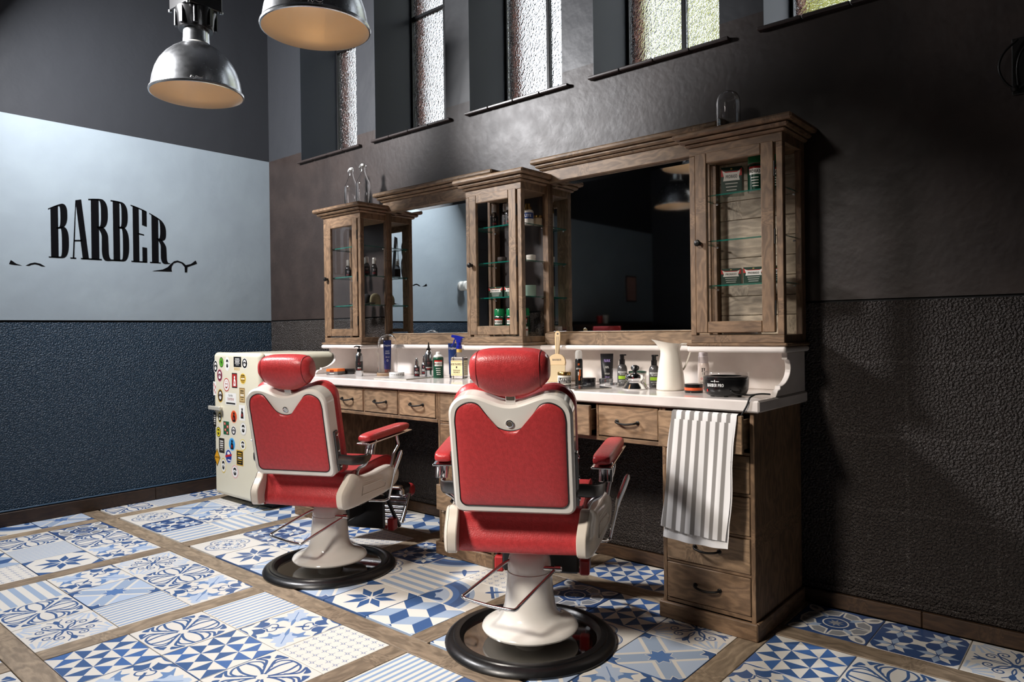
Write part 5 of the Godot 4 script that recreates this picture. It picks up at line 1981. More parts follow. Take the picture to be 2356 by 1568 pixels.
func pendant(at: Vector3, label: String) -> void:
	var t := thing("pendant_lamp", label, "lamp", at, to_eye(at.x, at.z), "industrial pendant lamps")
	var outer := P2([0.236, -0.004, 0.242, -0.002, 0.2445, 0.006, 0.241, 0.014, 0.234, 0.017, 0.2305, 0.04, 0.224, 0.08, 0.211, 0.125, 0.19, 0.168, 0.16, 0.208, 0.125, 0.24, 0.092, 0.262, 0.072, 0.272, 0.07, 0.28, 0.0685, 0.3, 0.066, 0.356, 0.05, 0.358])
	var b := mb()
	b.lathe(outer, 56)
	var sh := put(b, "shade", M.shade, t)
	b = mb()
	b.lathe(P2([0.05, 0.3, 0.09, 0.256, 0.122, 0.236, 0.157, 0.204, 0.187, 0.164, 0.208, 0.122, 0.221, 0.078, 0.2275, 0.038, 0.231, 0.01, 0.236, -0.004]), 56)
	put(b, "reflector", M.shade_in, sh)
	b = mb()
	b.lathe(P2([0.05, 0.352, 0.088, 0.35, 0.092, 0.356, 0.098, 0.42, 0.106, 0.45, 0.106, 0.458, 0.08, 0.46]), 32)
	var cap := put(b, "socket_cap", M.black_plastic, t)
	for k in 8:
		var f := mb(Transform3D(Basis(Vector3.UP, TAU * k / 8), Vector3.ZERO))
		f.box(Vector3(-0.012, 0.36, 0.09), Vector3(0.012, 0.452, 0.108), 0.003)
		put(f, "fin", M.black_plastic, cap)
	b = mb(Transform3D(Basis(Vector3.UP, 0.5), Vector3.ZERO))
	b.rbox(Vector3(-0.1, 0.455, -0.1), Vector3(0.1, 0.68, 0.1), 0.008, 2)
	var bx := put(b, "gear_box", M.black_plastic, t)
	for q in [[-1, -1], [1, -1], [1, 1], [-1, 1]]:
		b = mb(Transform3D(Basis(Vector3.UP, 0.5), Vector3.ZERO) * Transform3D(Basis(), Vector3(q[0] * 0.095, 0.445, q[1] * 0.095)))
		b.lathe(P2([0, 0, 0.009, 0.002, 0.01, 0.012, 0, 0.012]), 12)
		put(b, "screw", M.alu, bx)
	b = mb()
	b.tube([Vector3(0, 0.67, 0), Vector3(0, HIGH - at.y - 0.004, 0)], 0.016, 10)
	put(b, "conduit", M.black_plastic, t)
	# latch on the rim
	b = mb()
	b.tube(spline(P3([-0.03, 0.016, 0.238, -0.022, 0.026, 0.242, -0.012, 0.014, 0.246, -0.004, 0.026, 0.243, 0.01, 0.02, 0.242, 0.022, 0.02, 0.243, 0.03, 0.03, 0.241]), 4), 0.0025, 6)
	put(b, "latch", M.chrome, sh)
	var bulb := mat(rgb(255, 226, 180), 0.5)
	bulb.emission_enabled = true
	bulb.emission = rgb(255, 206, 140)
	bulb.emission_energy_multiplier = 2.0
	b = mb()
	b.lathe(P2([0, 0.12, 0.03, 0.128, 0.042, 0.155, 0.036, 0.185, 0.022, 0.21, 0.02, 0.25]), 20)
	put(b, "bulb", bulb, t)
	var l := OmniLight3D.new()
	l.name = "bulb_light"
	l.position = Vector3(0, 0.16, 0)
	l.light_color = rgb(255, 184, 106)
	l.light_energy = LAMP
	l.light_size = 0.04
	l.omni_range = 20.0
	l.shadow_enabled = true
	t.add_child(l)

# ---------------------------------------------------------------- small things
func turned_part(t: Node3D, called: String, prof: Array, m: Material, seg := 28, sx := 1.0, sz := 1.0) -> MeshInstance3D:
	var b := mb()
	b.lathe(P2(prof), seg, 0.0, TAU, sx, sz)
	return put(b, called, m, t)

func paper_band(t: Node3D, called: String, r: float, y0: float, y1: float, ground: Color, texts: Array, phi := 0.0, half := PI, m: Material = null) -> void:
	# a label round a bottle; texts: [words, height on it 0..1, size, colour, font]
	var b := mb()
	b.col = lin(ground)
	band(b, r, y0, y1, phi, half)
	for x in texts:
		b.col = lin(x[3])
		if x[0] is Array:   # a block of colour: [from, to] angle, height share
			b.lathe([Vector2(r + 0.0003, lerpf(y0, y1, x[1])), Vector2(r + 0.0003, lerpf(y0, y1, x[2]))], 10, phi + x[0][0], phi + x[0][1])
		else:
			letter_round(b, x[0], r + 0.0004, lerpf(y0, y1, x[1]), x[2], phi, x[4] if x.size() > 4 else "sans")
	put(b, called, m if m else M.print, t)

func place(called: String, label: String, cat: String, x: float, z: float, y := TOPY, group := "") -> Node3D:
	return thing(called, label, cat, Vector3(x, y + 0.0004, z), to_eye(x, z), group)

func build_counter_things() -> void:
	var white := rgb(236, 234, 228)
	var blk := rgb(22, 22, 24)
	var red := rgb(196, 52, 44)
	# orange and grey carton
	var t := place("wax_box", "small carton, orange above and grey below, on the marble by the fridge", "box", 1.33, 0.335)
	t.rotation.y = 0.35
	slab(t, "lower_half", mat(rgb(104, 100, 98), 0.5), Vector3(-0.042, 0, -0.042), Vector3(0.042, 0.021, 0.042), 0.001)
	slab(t, "lid", mat(rgb(226, 108, 34), 0.5), Vector3(-0.0425, 0.021, -0.0425), Vector3(0.0425, 0.038, 0.0425), 0.001)
	var b := mb()
	b.col = lin(rgb(120, 40, 20))
	b.face(rect2(0, 0.024, 0.03, 0.012), 0.0432)
	b.col = lin(white)
	b.face(rect2(0, 0.009, 0.034, 0.004), 0.0424)
	put(b, "print", M.print, t)
	# tins
	tin("black_tin", "flat black tin beside the orange carton", 1.352, 0.242, 0.034, 0.034, M.black_plastic, [])
	tin("black_tin", "flat black screw-lid tin in front of the tall black spray can", 3.246, 0.24, 0.034, 0.036, M.black_plastic, [["HAIR", 0.3, 0.006, rgb(150, 150, 150)]])
	tin("silver_tin", "low clear and silver pot beside the grey pump bottle", 3.334, 0.218, 0.033, 0.035, M.alu, [])
	tin("silver_tin", "tiny silver pot in front of the grey pump bottle", 3.41, 0.266, 0.0195, 0.02, M.alu, [])
	t = place("pomade_tin", "low black tin with an orange band between pitcher and wax heater", "tin", 3.848, 0.342)
	turned_part(t, "tin_body", [0, 0, 0.0365, 0, 0.0375, 0.002, 0.0375, 0.022, 0.036, 0.022], M.black_plastic)
	turned_part(t, "orange_band", [0.0376, 0.01, 0.038, 0.0105, 0.038, 0.021, 0.0376, 0.0215], mat(rgb(226, 96, 52), 0.35))
	turned_part(t, "tin_lid", [0.0375, 0.0225, 0.0385, 0.0235, 0.0385, 0.034, 0.037, 0.036, 0, 0.036], M.black_plastic)
	# pump bottle, silver with black label
	t = place("pump_bottle", "brushed aluminium pump bottle with a black label beside the glass dome", "bottle", 1.612, 0.36)
	turned_part(t, "bottle_body", [0, 0, 0.0215, 0, 0.0225, 0.002, 0.0225, 0.122, 0.02, 0.134, 0.012, 0.144, 0.0105, 0.15, 0, 0.15], M.alu)
	paper_band(t, "paper_label", 0.0227, 0.034, 0.092, blk, [["17", 0.72, 0.014, rgb(120, 60, 60)], ["HAIR", 0.3, 0.007, white], ["TONIC", 0.14, 0.006, red]])
	turned_part(t, "pump_collar", [0.0115, 0.15, 0.0125, 0.151, 0.0125, 0.168, 0.004, 0.169, 0.004, 0.178, 0.009, 0.179, 0.009, 0.186, 0, 0.187], M.black_plastic)
	b = mb()
	b.tube(P3([0, 0.183, 0, -0.02, 0.185, 0.01, -0.03, 0.18, 0.014]), [0.0045, 0.004, 0.003], 8)
	put(b, "spout", M.black_plastic, t)
	# glass dome with a tube
	t = place("glass_dome", "tall glass dome standing over a blue tube, with a wooden foot", "glass dome", 1.721, 0.226)
	turned_part(t, "wooden_foot", [0, 0, 0.066, 0, 0.067, 0.004, 0.067, 0.014, 0.064, 0.018, 0, 0.018], M.wood_c, 32)
	turned_part(t, "dome", [0.059, 0.0185, 0.062, 0.0185, 0.062, 0.19, 0.06, 0.21, 0.053, 0.232, 0.04, 0.247, 0.022, 0.256, 0, 0.259, 0, 0.2565, 0.021, 0.2535, 0.0385, 0.2448, 0.051, 0.2305, 0.0572, 0.2095, 0.059, 0.19, 0.059, 0.0185], M.thick_glass, 48)
	tube_pack("cream_tube", "navy blue cream tube standing under the glass dome", 1.721, 0.226, TOPY + 0.019, 0.05, 0.2, rgb(38, 52, 112), [["Engine", 0.82, 0.011, white, "serif"], ["FACE", 0.62, 0.009, white], ["WASH", 0.55, 0.009, white], ["200 ml", 0.42, 0.007, white], ["O", 0.3, 0.014, white]], rgb(150, 90, 70))
	# white ring of tape
	t = place("neck_tape", "low white roll of neck strip with dotted print in front of the dome", "paper roll", 1.877, 0.284)
	turned_part(t, "roll", [0.03, 0.0, 0.044, 0.0, 0.0455, 0.003, 0.0455, 0.024, 0.044, 0.027, 0.03, 0.027, 0.03, 0.0], mat(rgb(232, 230, 226), 0.5), 32)
	b = mb()
	b.col = lin(rgb(90, 90, 92))
	for k in 9:
		var a := (k - 4) * 0.26
		b.lathe([Vector2(0.0458, 0.012), Vector2(0.0458, 0.017)], 2, a - 0.05, a + 0.05)
	put(b, "printed_dots", M.print, t)
	# magazines
	magazine("thin grey magazine lying on the marble in front of the small spray bottles", Vector2(2.015, 0.345), 0.26, 0.24, 0.1, rgb(178, 176, 172), rgb(70, 70, 72))
	magazine("black covered magazine lying on the marble behind the second chair", Vector2(3.3, 0.385), 0.26, 0.19, -0.5, rgb(34, 34, 37), rgb(220, 220, 218))
	# small sprays
	small_spray("small glossy spray bottle with black label beside the nozzle bottle", 2.076, 0.3, 0.0165, 0.116)
	small_spray("small glossy spray bottle half hidden behind the nozzle bottle", 1.975, 0.15, 0.016, 0.128)
	# nozzle bottle
	t = place("nozzle_bottle", "aluminium bottle with a pointed black nozzle cap", "bottle", 2.111, 0.237)
	turned_part(t, "bottle_body", [0, 0, 0.022, 0, 0.023, 0.002, 0.023, 0.132, 0.02, 0.146, 0.0125, 0.157, 0.011, 0.16, 0, 0.16], M.alu)
	paper_band(t, "paper_label", 0.0232, 0.042, 0.1, blk, [["17", 0.74, 0.014, rgb(130, 70, 70)], ["SHAMPOO", 0.3, 0.006, white], ["BARBER", 0.16, 0.005, red]])
	turned_part(t, "nozzle", [0.0115, 0.16, 0.0125, 0.161, 0.0125, 0.17, 0.008, 0.172, 0.0055, 0.182, 0.0025, 0.206, 0, 0.207], M.black_plastic)
	# green shaving foam
	t = place("shaving_foam", "green shaving foam can with white cap next to the nozzle bottle", "can", 2.192, 0.237)
	turned_part(t, "can_body", [0, 0, 0.03, 0, 0.031, 0.003, 0.031, 0.114, 0.028, 0.121, 0, 0.121], mat(rgb(34, 84, 62), 0.25))
	brand_band(t, 0.0312, 0.006, 0.112)
	turned_part(t, "cap", [0.027, 0.121, 0.027, 0.128, 0.02, 0.134, 0.014, 0.136, 0.013, 0.148, 0.009, 0.152, 0, 0.152], M.white_plastic)
	tube_pack("cream_tube", "navy blue cream tube standing behind the whiskey spray bottle", 2.252, 0.18, TOPY, 0.05, 0.2, rgb(36, 58, 112), [["Engine", 0.84, 0.011, white, "serif"]], rgb(30, 40, 70))
	whiskey(2.352, 0.225)
	# hair dryer on its stand, dark
	t = place("hair_clipper", "black hair clipper standing in its charging cradle behind the headrest", "clipper", 2.475, 0.2)
	t.scale = Vector3(0.84, 0.84, 0.84)
	t.rotation.y = 0.5
	b = mb()
	b.tube(spline(P3([-0.02, 0.03, 0.01, -0.012, 0.08, 0.0, 0.0, 0.13, -0.006, 0.018, 0.175, -0.004]), 6), [0.02, 0.021, 0.022, 0.022, 0.022, 0.022, 0.022, 0.022, 0.023, 0.024, 0.025, 0.026, 0.026, 0.026, 0.027, 0.027, 0.026, 0.024, 0.02], 14)
	put(b, "clipper_body", M.black_plastic, t)
	b = mb()
	b.rbox(Vector3(-0.05, 0, -0.03), Vector3(0.03, 0.045, 0.04), 0.012, 3)
	put(b, "cradle", M.black_matt, t)
	duster(3.03, 0.212)
	# jar with gold lid
	t = place("pomade_jar", "white jar with gold lid and black label in front of the neck brush", "jar", 3.126, 0.273)
	turned_part(t, "jar_body", [0, 0, 0.031, 0, 0.033, 0.003, 0.033, 0.044, 0.029, 0.047, 0, 0.047], M.white_glaze)
	paper_band(t, "paper_label", 0.0332, 0.008, 0.036, blk, [["LAYRITE", 0.68, 0.011, white, "serif"], ["Cement Clay", 0.26, 0.006, white, "serif"]], 0.1, 1.15)
	turned_part(t, "lid", [0.031, 0.047, 0.0335, 0.048, 0.0335, 0.06, 0.0315, 0.063, 0, 0.063], M.gold)
	# black can, clear cap, orange stripe
	t = place("hair_spray", "black spray can with clear cap and orange stripe against the upstand", "spray can", 3.172, 0.215)
	turned_part(t, "can_body", [0, 0, 0.018, 0, 0.019, 0.002, 0.019, 0.118, 0.0165, 0.126, 0, 0.126], M.black_plastic)
	paper_band(t, "can_print", 0.0192, 0.01, 0.112, blk, [["ff", 0.86, 0.01, rgb(230, 110, 50)], ["STYLE", 0.66, 0.007, white], ["F", 0.42, 0.018, white], [[-0.1, 0.25], 0.1, 0.36, rgb(226, 108, 44)], [[0.1, 0.45], 0.3, 0.62, rgb(226, 108, 44)]])
	turned_part(t, "clear_cap", [0.0175, 0.126, 0.0175, 0.152, 0.015, 0.164, 0.008, 0.168, 0, 0.169], glass(Color(0.92, 0.92, 0.9, 0.35), 0.2))
	tube_pack("gel_tube", "wide black gel tube standing against the upstand", 3.262, 0.1, TOPY, 0.064, 0.148, rgb(34, 34, 37), [["NAK", 0.74, 0.014, rgb(170, 150, 210)], ["GEL", 0.5, 0.01, white], ["HOLD", 0.26, 0.008, white], ["150 ml", 0.14, 0.007, rgb(170, 150, 210)]], rgb(26, 26, 28))
	grey_pump("slender grey pump bottle with a green band beside the low silver pot", 3.4, 0.18)
	grey_pump("slender grey pump bottle with a green band beside the white pitcher", 3.578, 0.192)
	# shaving bowl
	t = place("shaving_bowl", "shiny silver shaving bowl with a black knob on its lid", "bowl", 3.553, 0.318)
	turned_part(t, "bowl_foot", [0, 0, 0.056, 0, 0.058, 0.004, 0.052, 0.012, 0.044, 0.026, 0.036, 0.034, 0.033, 0.036], M.chrome, 36)
	turned_part(t, "bowl_cup", [0.033, 0.036, 0.042, 0.04, 0.045, 0.05, 0.043, 0.064, 0.04, 0.068, 0.02, 0.072, 0, 0.073], M.chrome, 36)
	turned_part(t, "lid_knob", [0.009, 0.072, 0.008, 0.08, 0.016, 0.086, 0.0195, 0.094, 0.017, 0.102, 0.008, 0.107, 0, 0.108], M.black_plastic, 24)
	# mug
	t = place("white_mug", "white mug with a dark green rim behind the silver bowl", "mug", 3.45, 0.125)
	turned_part(t, "mug_body", [0, 0, 0.038, 0, 0.041, 0.004, 0.042, 0.066, 0.039, 0.066, 0.036, 0.006, 0, 0.006], M.white_glaze, 32)
	turned_part(t, "green_rim", [0.0422, 0.058, 0.0428, 0.059, 0.0428, 0.067, 0.038, 0.0672, 0.0385, 0.06], mat(rgb(24, 70, 52), 0.3), 32)
	pitcher(3.704, 0.272)
	# pale spray bottle
	t = place("spray_bottle", "pale pinkish spray bottle with black print beside the pitcher handle", "bottle", 3.795, 0.14)
	turned_part(t, "bottle_body", [0, 0, 0.023, 0, 0.024, 0.002, 0.024, 0.108, 0.022, 0.113, 0, 0.113], mat(rgb(220, 206, 198), 0.3))
	turned_part(t, "cap", [0.0215, 0.113, 0.0215, 0.142, 0.0195, 0.144, 0.0195, 0.158, 0.016, 0.162, 0, 0.162], mat(rgb(206, 196, 196), 0.3))
	paper_band(t, "bottle_print", 0.0242, 0.008, 0.1, rgb(220, 206, 198), [["II", 0.82, 0.016, blk], ["ii", 0.66, 0.016, blk], ["OVU", 0.4, 0.009, rgb(196, 60, 70)], ["LOTION", 0.22, 0.006, blk], ["spray 150 ml", 0.12, 0.004, blk]])
	heater(4.02, 0.41)
	# swing-top bottles and dome on the cabinets
	for k in 2:
		var q := Vector2(1.235 + 0.155 * k, 0.12 + 0.02 * k)
		t = thing("swing_top_bottle", "empty clear swing-top bottle on the cabinet by the pale wall, " + ["further from the mirror", "nearer the mirror"][k], "bottle", Vector3(q.x, 1.9905, q.y), 0.3 + 0.5 * k, "swing-top bottles on the cabinet")
		turned_part(t, "bottle_glass", [0.0, 0.003, 0.042, 0.0, 0.046, 0.006, 0.046, 0.15, 0.043, 0.168, 0.03, 0.195, 0.02, 0.22, 0.0155, 0.24, 0.0155, 0.262, 0.018, 0.264, 0.018, 0.272, 0.0125, 0.274, 0.0125, 0.24, 0.017, 0.219, 0.027, 0.194, 0.04, 0.167, 0.0427, 0.15, 0.0427, 0.012, 0, 0.014], M.thick_glass, 40)
		turned_part(t, "stopper", [0.0, 0.268, 0.013, 0.27, 0.014, 0.278, 0.011, 0.286, 0, 0.288], M.white_plastic, 16)
		b = mb()
		b.tube(spline(P3([-0.018, 0.245, 0, -0.022, 0.262, 0.004, -0.017, 0.284, 0.0, 0.0, 0.29, 0.0, 0.017, 0.284, 0, 0.022, 0.262, 0.004, 0.018, 0.245, 0]), 5), 0.0016, 6)
		put(b, "wire_bail", M.alu, t)
	t = thing("glass_dome", "narrow empty glass dome standing on the boarded cabinet's cornice", "glass dome", Vector3(3.93, 1.9905, 0.15), 0.0)
	turned_part(t, "dome", [0.0465, 0.0, 0.051, 0.0, 0.051, 0.004, 0.05, 0.006, 0.05, 0.135, 0.047, 0.155, 0.038, 0.172, 0.024, 0.182, 0.0, 0.186, 0.0, 0.183, 0.023, 0.1792, 0.036, 0.1698, 0.0445, 0.154, 0.047, 0.135, 0.0465, 0.0], M.thick_glass, 48)

func tin(called: String, label: String, x: float, z: float, r: float, h: float, m: Material, texts: Array) -> void:
	var t := place(called, label, "tin", x, z)
	turned_part(t, "tin_body", [0, 0, r * 0.96, 0, r, 0.002, r, h * 0.56, r * 0.97, h * 0.58, 0, h * 0.58], m)
	turned_part(t, "tin_lid", [r * 0.9, h * 0.58, r * 1.03, h * 0.6, r * 1.03, h * 0.94, r * 0.98, h, 0, h], m)
	if texts:
		paper_band(t, "print", r + 0.0003, 0.003, h * 0.55, rgb(20, 20, 22), texts, 0.0, 0.6)

func magazine(label: String, c: Vector2, w: float, d: float, turn: float, cover: Color, ink: Color) -> void:
	var t := thing("magazine", label, "magazine", Vector3(c.x, TOPY + 0.0004, c.y), turn)
	slab(t, "pages", mat(rgb(222, 218, 208), 0.6), Vector3(-w / 2 + 0.002, 0, -d / 2 + 0.002), Vector3(w / 2 - 0.002, 0.0045, d / 2 - 0.002))
	var b := mb()
	b.col = lin(cover)
	b.box(Vector3(-w / 2, 0.0046, -d / 2), Vector3(w / 2, 0.006, d / 2), 0.0004)
	b.xf = Transform3D(Basis(Vector3.RIGHT, -PI / 2), Vector3(0, 0.0061, 0))
	b.col = lin(ink)
	for k in 3:
		b.face(rect2(-w * 0.2 + w * 0.1 * k, d * (0.26 - 0.2 * k), w * 0.06, d * 0.1), 0.0)
	b.face(rect2(0.0, -d * 0.32, w * 0.7, d * 0.03), 0.0)
	put(b, "cover", M.gloss_print, t)

func small_spray(label: String, x: float, z: float, r: float, h: float) -> void:
	var t := place("small_spray", label, "bottle", x, z)
	turned_part(t, "bottle_body", [0, 0, r * 0.95, 0, r, 0.002, r, h * 0.55, r * 0.7, h * 0.64, r * 0.5, h * 0.66, 0, h * 0.66], M.chrome_soft)
	paper_band(t, "paper_label", r + 0.0003, h * 0.08, h * 0.54, rgb(22, 20, 22), [["17", 0.76, h * 0.1, rgb(200, 120, 120)], ["OIL", 0.44, h * 0.1, rgb(230, 228, 224)], ["beard", 0.18, h * 0.05, rgb(190, 60, 60)]])
	turned_part(t, "sprayer", [r * 0.5, h * 0.66, r * 0.56, h * 0.67, r * 0.56, h * 0.84, r * 0.4, h * 0.86, r * 0.4, h * 0.97, r * 0.3, h, 0, h], M.alu, 20)

func brand_band(t: Node3D, r: float, y0: float, y1: float) -> void:
	# dark green print with a white waisted plate and red corners
	var b := mb()
	b.col = lin(rgb(28, 66, 48))
	band(b, r, y0, y1)
	var h := y1 - y0
	b.col = lin(rgb(190, 44, 40))
	b.lathe([Vector2(r + 0.0003, y0 + h * 0.66), Vector2(r + 0.0003, y0 + h * 0.92)], 10, -0.8, 0.8)
	b.col = lin(rgb(236, 234, 226))
	b.lathe([Vector2(r + 0.0006, y0 + h * 0.6), Vector2(r + 0.0006, y0 + h * 0.84)], 10, -0.72, 0.72)
	b.col = lin(rgb(24, 34, 30))
	letter_round(b, "PRORASO", r + 0.0009, y0 + h * 0.72, h * 0.12, 0.0, "sans", 0.8)
	b.col = lin(rgb(226, 226, 216))
	for k in 4:
		b.lathe([Vector2(r + 0.0004, y0 + h * (0.46 - 0.11 * k)), Vector2(r + 0.0004, y0 + h * (0.5 - 0.11 * k))], 8, -0.5 + 0.06 * k, 0.4)
	put(b, "printed_label", M.gloss_print, t)

func tube_pack(called: String, label: String, x: float, z: float, y: float, w: float, h: float, c: Color, texts: Array, capc: Color) -> void:
	var t := place(called, label, "tube", x, z, y)
	# round at the cap, flat at the crimp
	var P := PackedVector3Array()
	for i in 13:
		var u := i / 12.0
		for j in 25:
			var a := TAU * j / 24
			var rx := lerpf(w * 0.42, w * 0.5, u)
			var rz := lerpf(w * 0.4, 0.0015, smoothstep(0.0, 1.0, u))
			P.append(Vector3(sin(a) * rx, 0.1 * h + u * h * 0.9, cos(a) * rz))
	var b := mb()
	b.grid(P, 13, 25, true, 1.0)
	fix_out(b, Vector3(0, h * 0.5, 0))
	put(b, "tube_body", mat(c, 0.3), t)
	turned_part(t, "cap", [0, 0, w * 0.36, 0, w * 0.37, 0.002, w * 0.37, h * 0.1, w * 0.42, h * 0.1], mat(capc, 0.3), 24)
	b = mb()
	for x2 in texts:
		b.col = lin(x2[3])
		var yy: float = 0.1 * h + x2[1] * h * 0.9
		var zz: float = lerpf(w * 0.4, 0.0015, smoothstep(0.0, 1.0, x2[1])) + 0.0016
		letter(b, x2[0], 0, yy, x2[2], zz, x2[4] if x2.size() > 4 else "sans", 0.8)
	put(b, "printed_words", M.print, t)

func whiskey(x: float, z: float) -> void:
	var t := thing("spray_flask", "square whiskey bottle with cream label and blue trigger sprayer", "bottle", Vector3(x, TOPY + 0.0004, z), 0.28)
	var b := mb()
	b.rbox(Vector3(-0.04, 0.0, -0.032), Vector3(0.04, 0.125, 0.032), 0.01, 3)
	put(b, "bottle_glass", M.thick_glass, t)
	b = mb()
	b.lathe(P2([0.03, 0.124, 0.03, 0.13, 0.018, 0.145, 0.014, 0.152, 0.014, 0.168]), 24)
	put(b, "bottle_neck", M.clear, t)
	b = mb()
	b.lathe(P2([0.0145, 0.15, 0.0152, 0.151, 0.0152, 0.172, 0.0145, 0.173]), 20)
	put(b, "neck_label", mat(rgb(206, 172, 96), 0.5), t)
	b = mb()
	b.col = lin(rgb(232, 218, 170))
	b.face(rect2(0, 0.062, 0.074, 0.086), 0.0326)
	b.col = lin(rgb(190, 150, 60))
	for yy in [0.1, 0.024]:
		b.face(rect2(0, yy, 0.066, 0.0016), 0.0329)
	b.col = lin(rgb(52, 44, 34))
	letter(b, "JACK DANIEL'S", 0, 0.084, 0.011, 0.033, "serif", 0.7)
	letter(b, "Tennessee", 0, 0.05, 0.007, 0.033, "serif", 0.9)
	letter(b, "HONEY", 0, 0.038, 0.009, 0.033, "serif", 0.9)
	b.face(ellipse(0, 0.067, 0.009, 0.012, 14), 0.033)
	b.xf = Transform3D(Basis(Vector3.UP, PI / 2), Vector3.ZERO)
	b.col = lin(rgb(236, 226, 186))
	b.face(rect2(0, 0.062, 0.05, 0.086), 0.0406)
	b.col = lin(rgb(110, 100, 76))
	for k in 7:
		b.face(rect2(0, 0.094 - 0.011 * k, 0.036, 0.0026), 0.0409)
	put(b, "paper_label", M.print, t)
	b = mb()
	b.lathe(P2([0.0165, 0.17, 0.0165, 0.188, 0.013, 0.19, 0.0125, 0.212, 0, 0.212]), 20)
	var tr := put(b, "sprayer_collar", M.blue_plastic, t)
	b = mb(Transform3D(Basis(), Vector3(0, 0, 0)))
	b.prism(V2([0.014, 0.205, 0.018, 0.226, 0.03, 0.232, 0.03, 0.236, 0.016, 0.238, -0.006, 0.244, -0.04, 0.25, -0.045, 0.242, -0.043, 0.236, -0.026, 0.232, -0.014, 0.222, -0.012, 0.205]), -0.011, 0.011, 0.004)
	put(b, "sprayer_head", M.blue_plastic, tr)
	b = mb()
	b.tube(spline(P3([-0.02, 0.228, 0, -0.03, 0.218, 0, -0.036, 0.2, 0, -0.05, 0.185, 0]), 4), 0.0045, 8)
	put(b, "trigger", M.blue_plastic, tr)

func duster(x: float, z: float) -> void:
	var t := thing("neck_brush", "pale wooden fan shaped neck brush leaning against the upstand", "brush", Vector3(x, TOPY + 0.0004, z), 0.45)
	var lean := Transform3D(Basis(Vector3.RIGHT, -0.22), Vector3.ZERO)
	var b := mb(lean)
	var body := spline(P2([-0.044, 0.09, -0.046, 0.11, -0.036, 0.135, -0.014, 0.148, 0.014, 0.148, 0.036, 0.135, 0.046, 0.11, 0.044, 0.09]), 4)
	b.prism(PackedVector2Array(body), -0.009, 0.009, 0.003)
	put(b, "brush_body", M.brush_wood, t)
	b = mb(lean)
	for k in 44:
		var u := (k + 0.5) / 44.0 * 2.0 - 1.0
		b.box(Vector3(u * 0.043 - 0.0009, 0.004 + 0.003 * rng.randf(), -0.007), Vector3(u * 0.043 + 0.0009, 0.092, 0.007 + 0.001 * (k % 2)))
	var br := put(b, "bristles", M.bristle, t)
	br.set_meta("kind", "stuff")
	b = mb(lean)
	b.prism(PackedVector2Array(spline(P2([-0.009, 0.14, -0.013, 0.2, -0.015, 0.25, -0.009, 0.268, 0.009, 0.268, 0.015, 0.25, 0.013, 0.2, 0.009, 0.14]), 4)), -0.006, 0.006, 0.003)
	put(b, "brush_handle", M.brush_wood, t)
	b = mb(lean)
	b.col = lin(rgb(60, 46, 30))
	letter(b, "BARBER", 0, 0.118, 0.009, 0.0094)
	b.face(ellipse(0, 0.254, 0.01, 0.01, 14), 0.0064)
	for s in [-0.004, 0.004]:
		b.face(rect2(s, 0.195, 0.002, 0.09), 0.0064)
	put(b, "stamp", M.print, t)

func grey_pump(label: String, x: float, z: float) -> void:
	var t := place("grooming_bottle", label, "bottle", x, z, TOPY, "grey pump bottles")
	turned_part(t, "bottle_body", [0, 0, 0.0215, 0, 0.0235, 0.003, 0.0235, 0.078, 0.021, 0.09, 0.015, 0.1, 0.0125, 0.102, 0, 0.102], mat(rgb(78, 76, 76), 0.28, 0.4))
	paper_band(t, "printed_label", 0.0237, 0.006, 0.08, rgb(78, 76, 76), [["REDKEN", 0.8, 0.009, rgb(226, 226, 222)], ["for men", 0.68, 0.005, rgb(226, 226, 222)], [[-0.9, 0.9], 0.36, 0.56, rgb(150, 190, 40)], ["MINT CLEAN", 0.24, 0.004, rgb(220, 220, 216)], ["250 ml", 0.12, 0.004, rgb(220, 220, 216)]])
	turned_part(t, "pump", [0.0125, 0.102, 0.0135, 0.103, 0.0135, 0.124, 0.01, 0.126, 0.01, 0.14, 0.0115, 0.141, 0.0115, 0.149, 0, 0.15], M.black_plastic, 20)
	var b := mb()
	b.rbox(Vector3(0.0, 0.1425, -0.005), Vector3(0.02, 0.149, 0.005), 0.002, 2)
	put(b, "pump_lip", M.black_plastic, t)

func pitcher(x: float, z: float) -> void:
	var t := thing("pitcher", "tall cream enamel pitcher with flared lip and long handle", "pitcher", Vector3(x, TOPY + 0.0004, z), 0.71)
	var rows := PackedVector3Array()
	var prof := P2([0.0, 0.0, 0.058, 0.0, 0.062, 0.004, 0.0615, 0.02, 0.056, 0.07, 0.049, 0.12, 0.043, 0.155, 0.041, 0.17, 0.043, 0.185, 0.048, 0.197, 0.054, 0.204, 0.0525, 0.205, 0.046, 0.197, 0.041, 0.184, 0.039, 0.17])
	var C := 41
	for q in prof:
		for j in C:
			var a := TAU * j / (C - 1)
			var f := smoothstep(0.16, 0.206, q.y)
			var lip := pow(maxf(0.0, cos(a + PI / 2)), 3.0) * f    # the spout looks to -x
			rows.append(Vector3(sin(a) * q.x * (1.0 + 0.55 * lip), q.y + 0.012 * lip - 0.005 * f * sin(a), cos(a) * q.x))
	var b := mb()
	b.grid(rows, prof.size(), C, true, 1.0)
	put(b, "pitcher_body", M.white_glaze, t)
	b = mb()
	b.tube(spline(P3([0.04, 0.196, 0, 0.058, 0.2, 0, 0.082, 0.197, 0, 0.092, 0.185, 0, 0.088, 0.165, 0, 0.078, 0.135, 0, 0.066, 0.105, 0, 0.054, 0.085, 0]), 5), 0.0035, 8, 2.4, Vector3(0, 0, 1))
	put(b, "pitcher_handle", M.white_glaze, t)

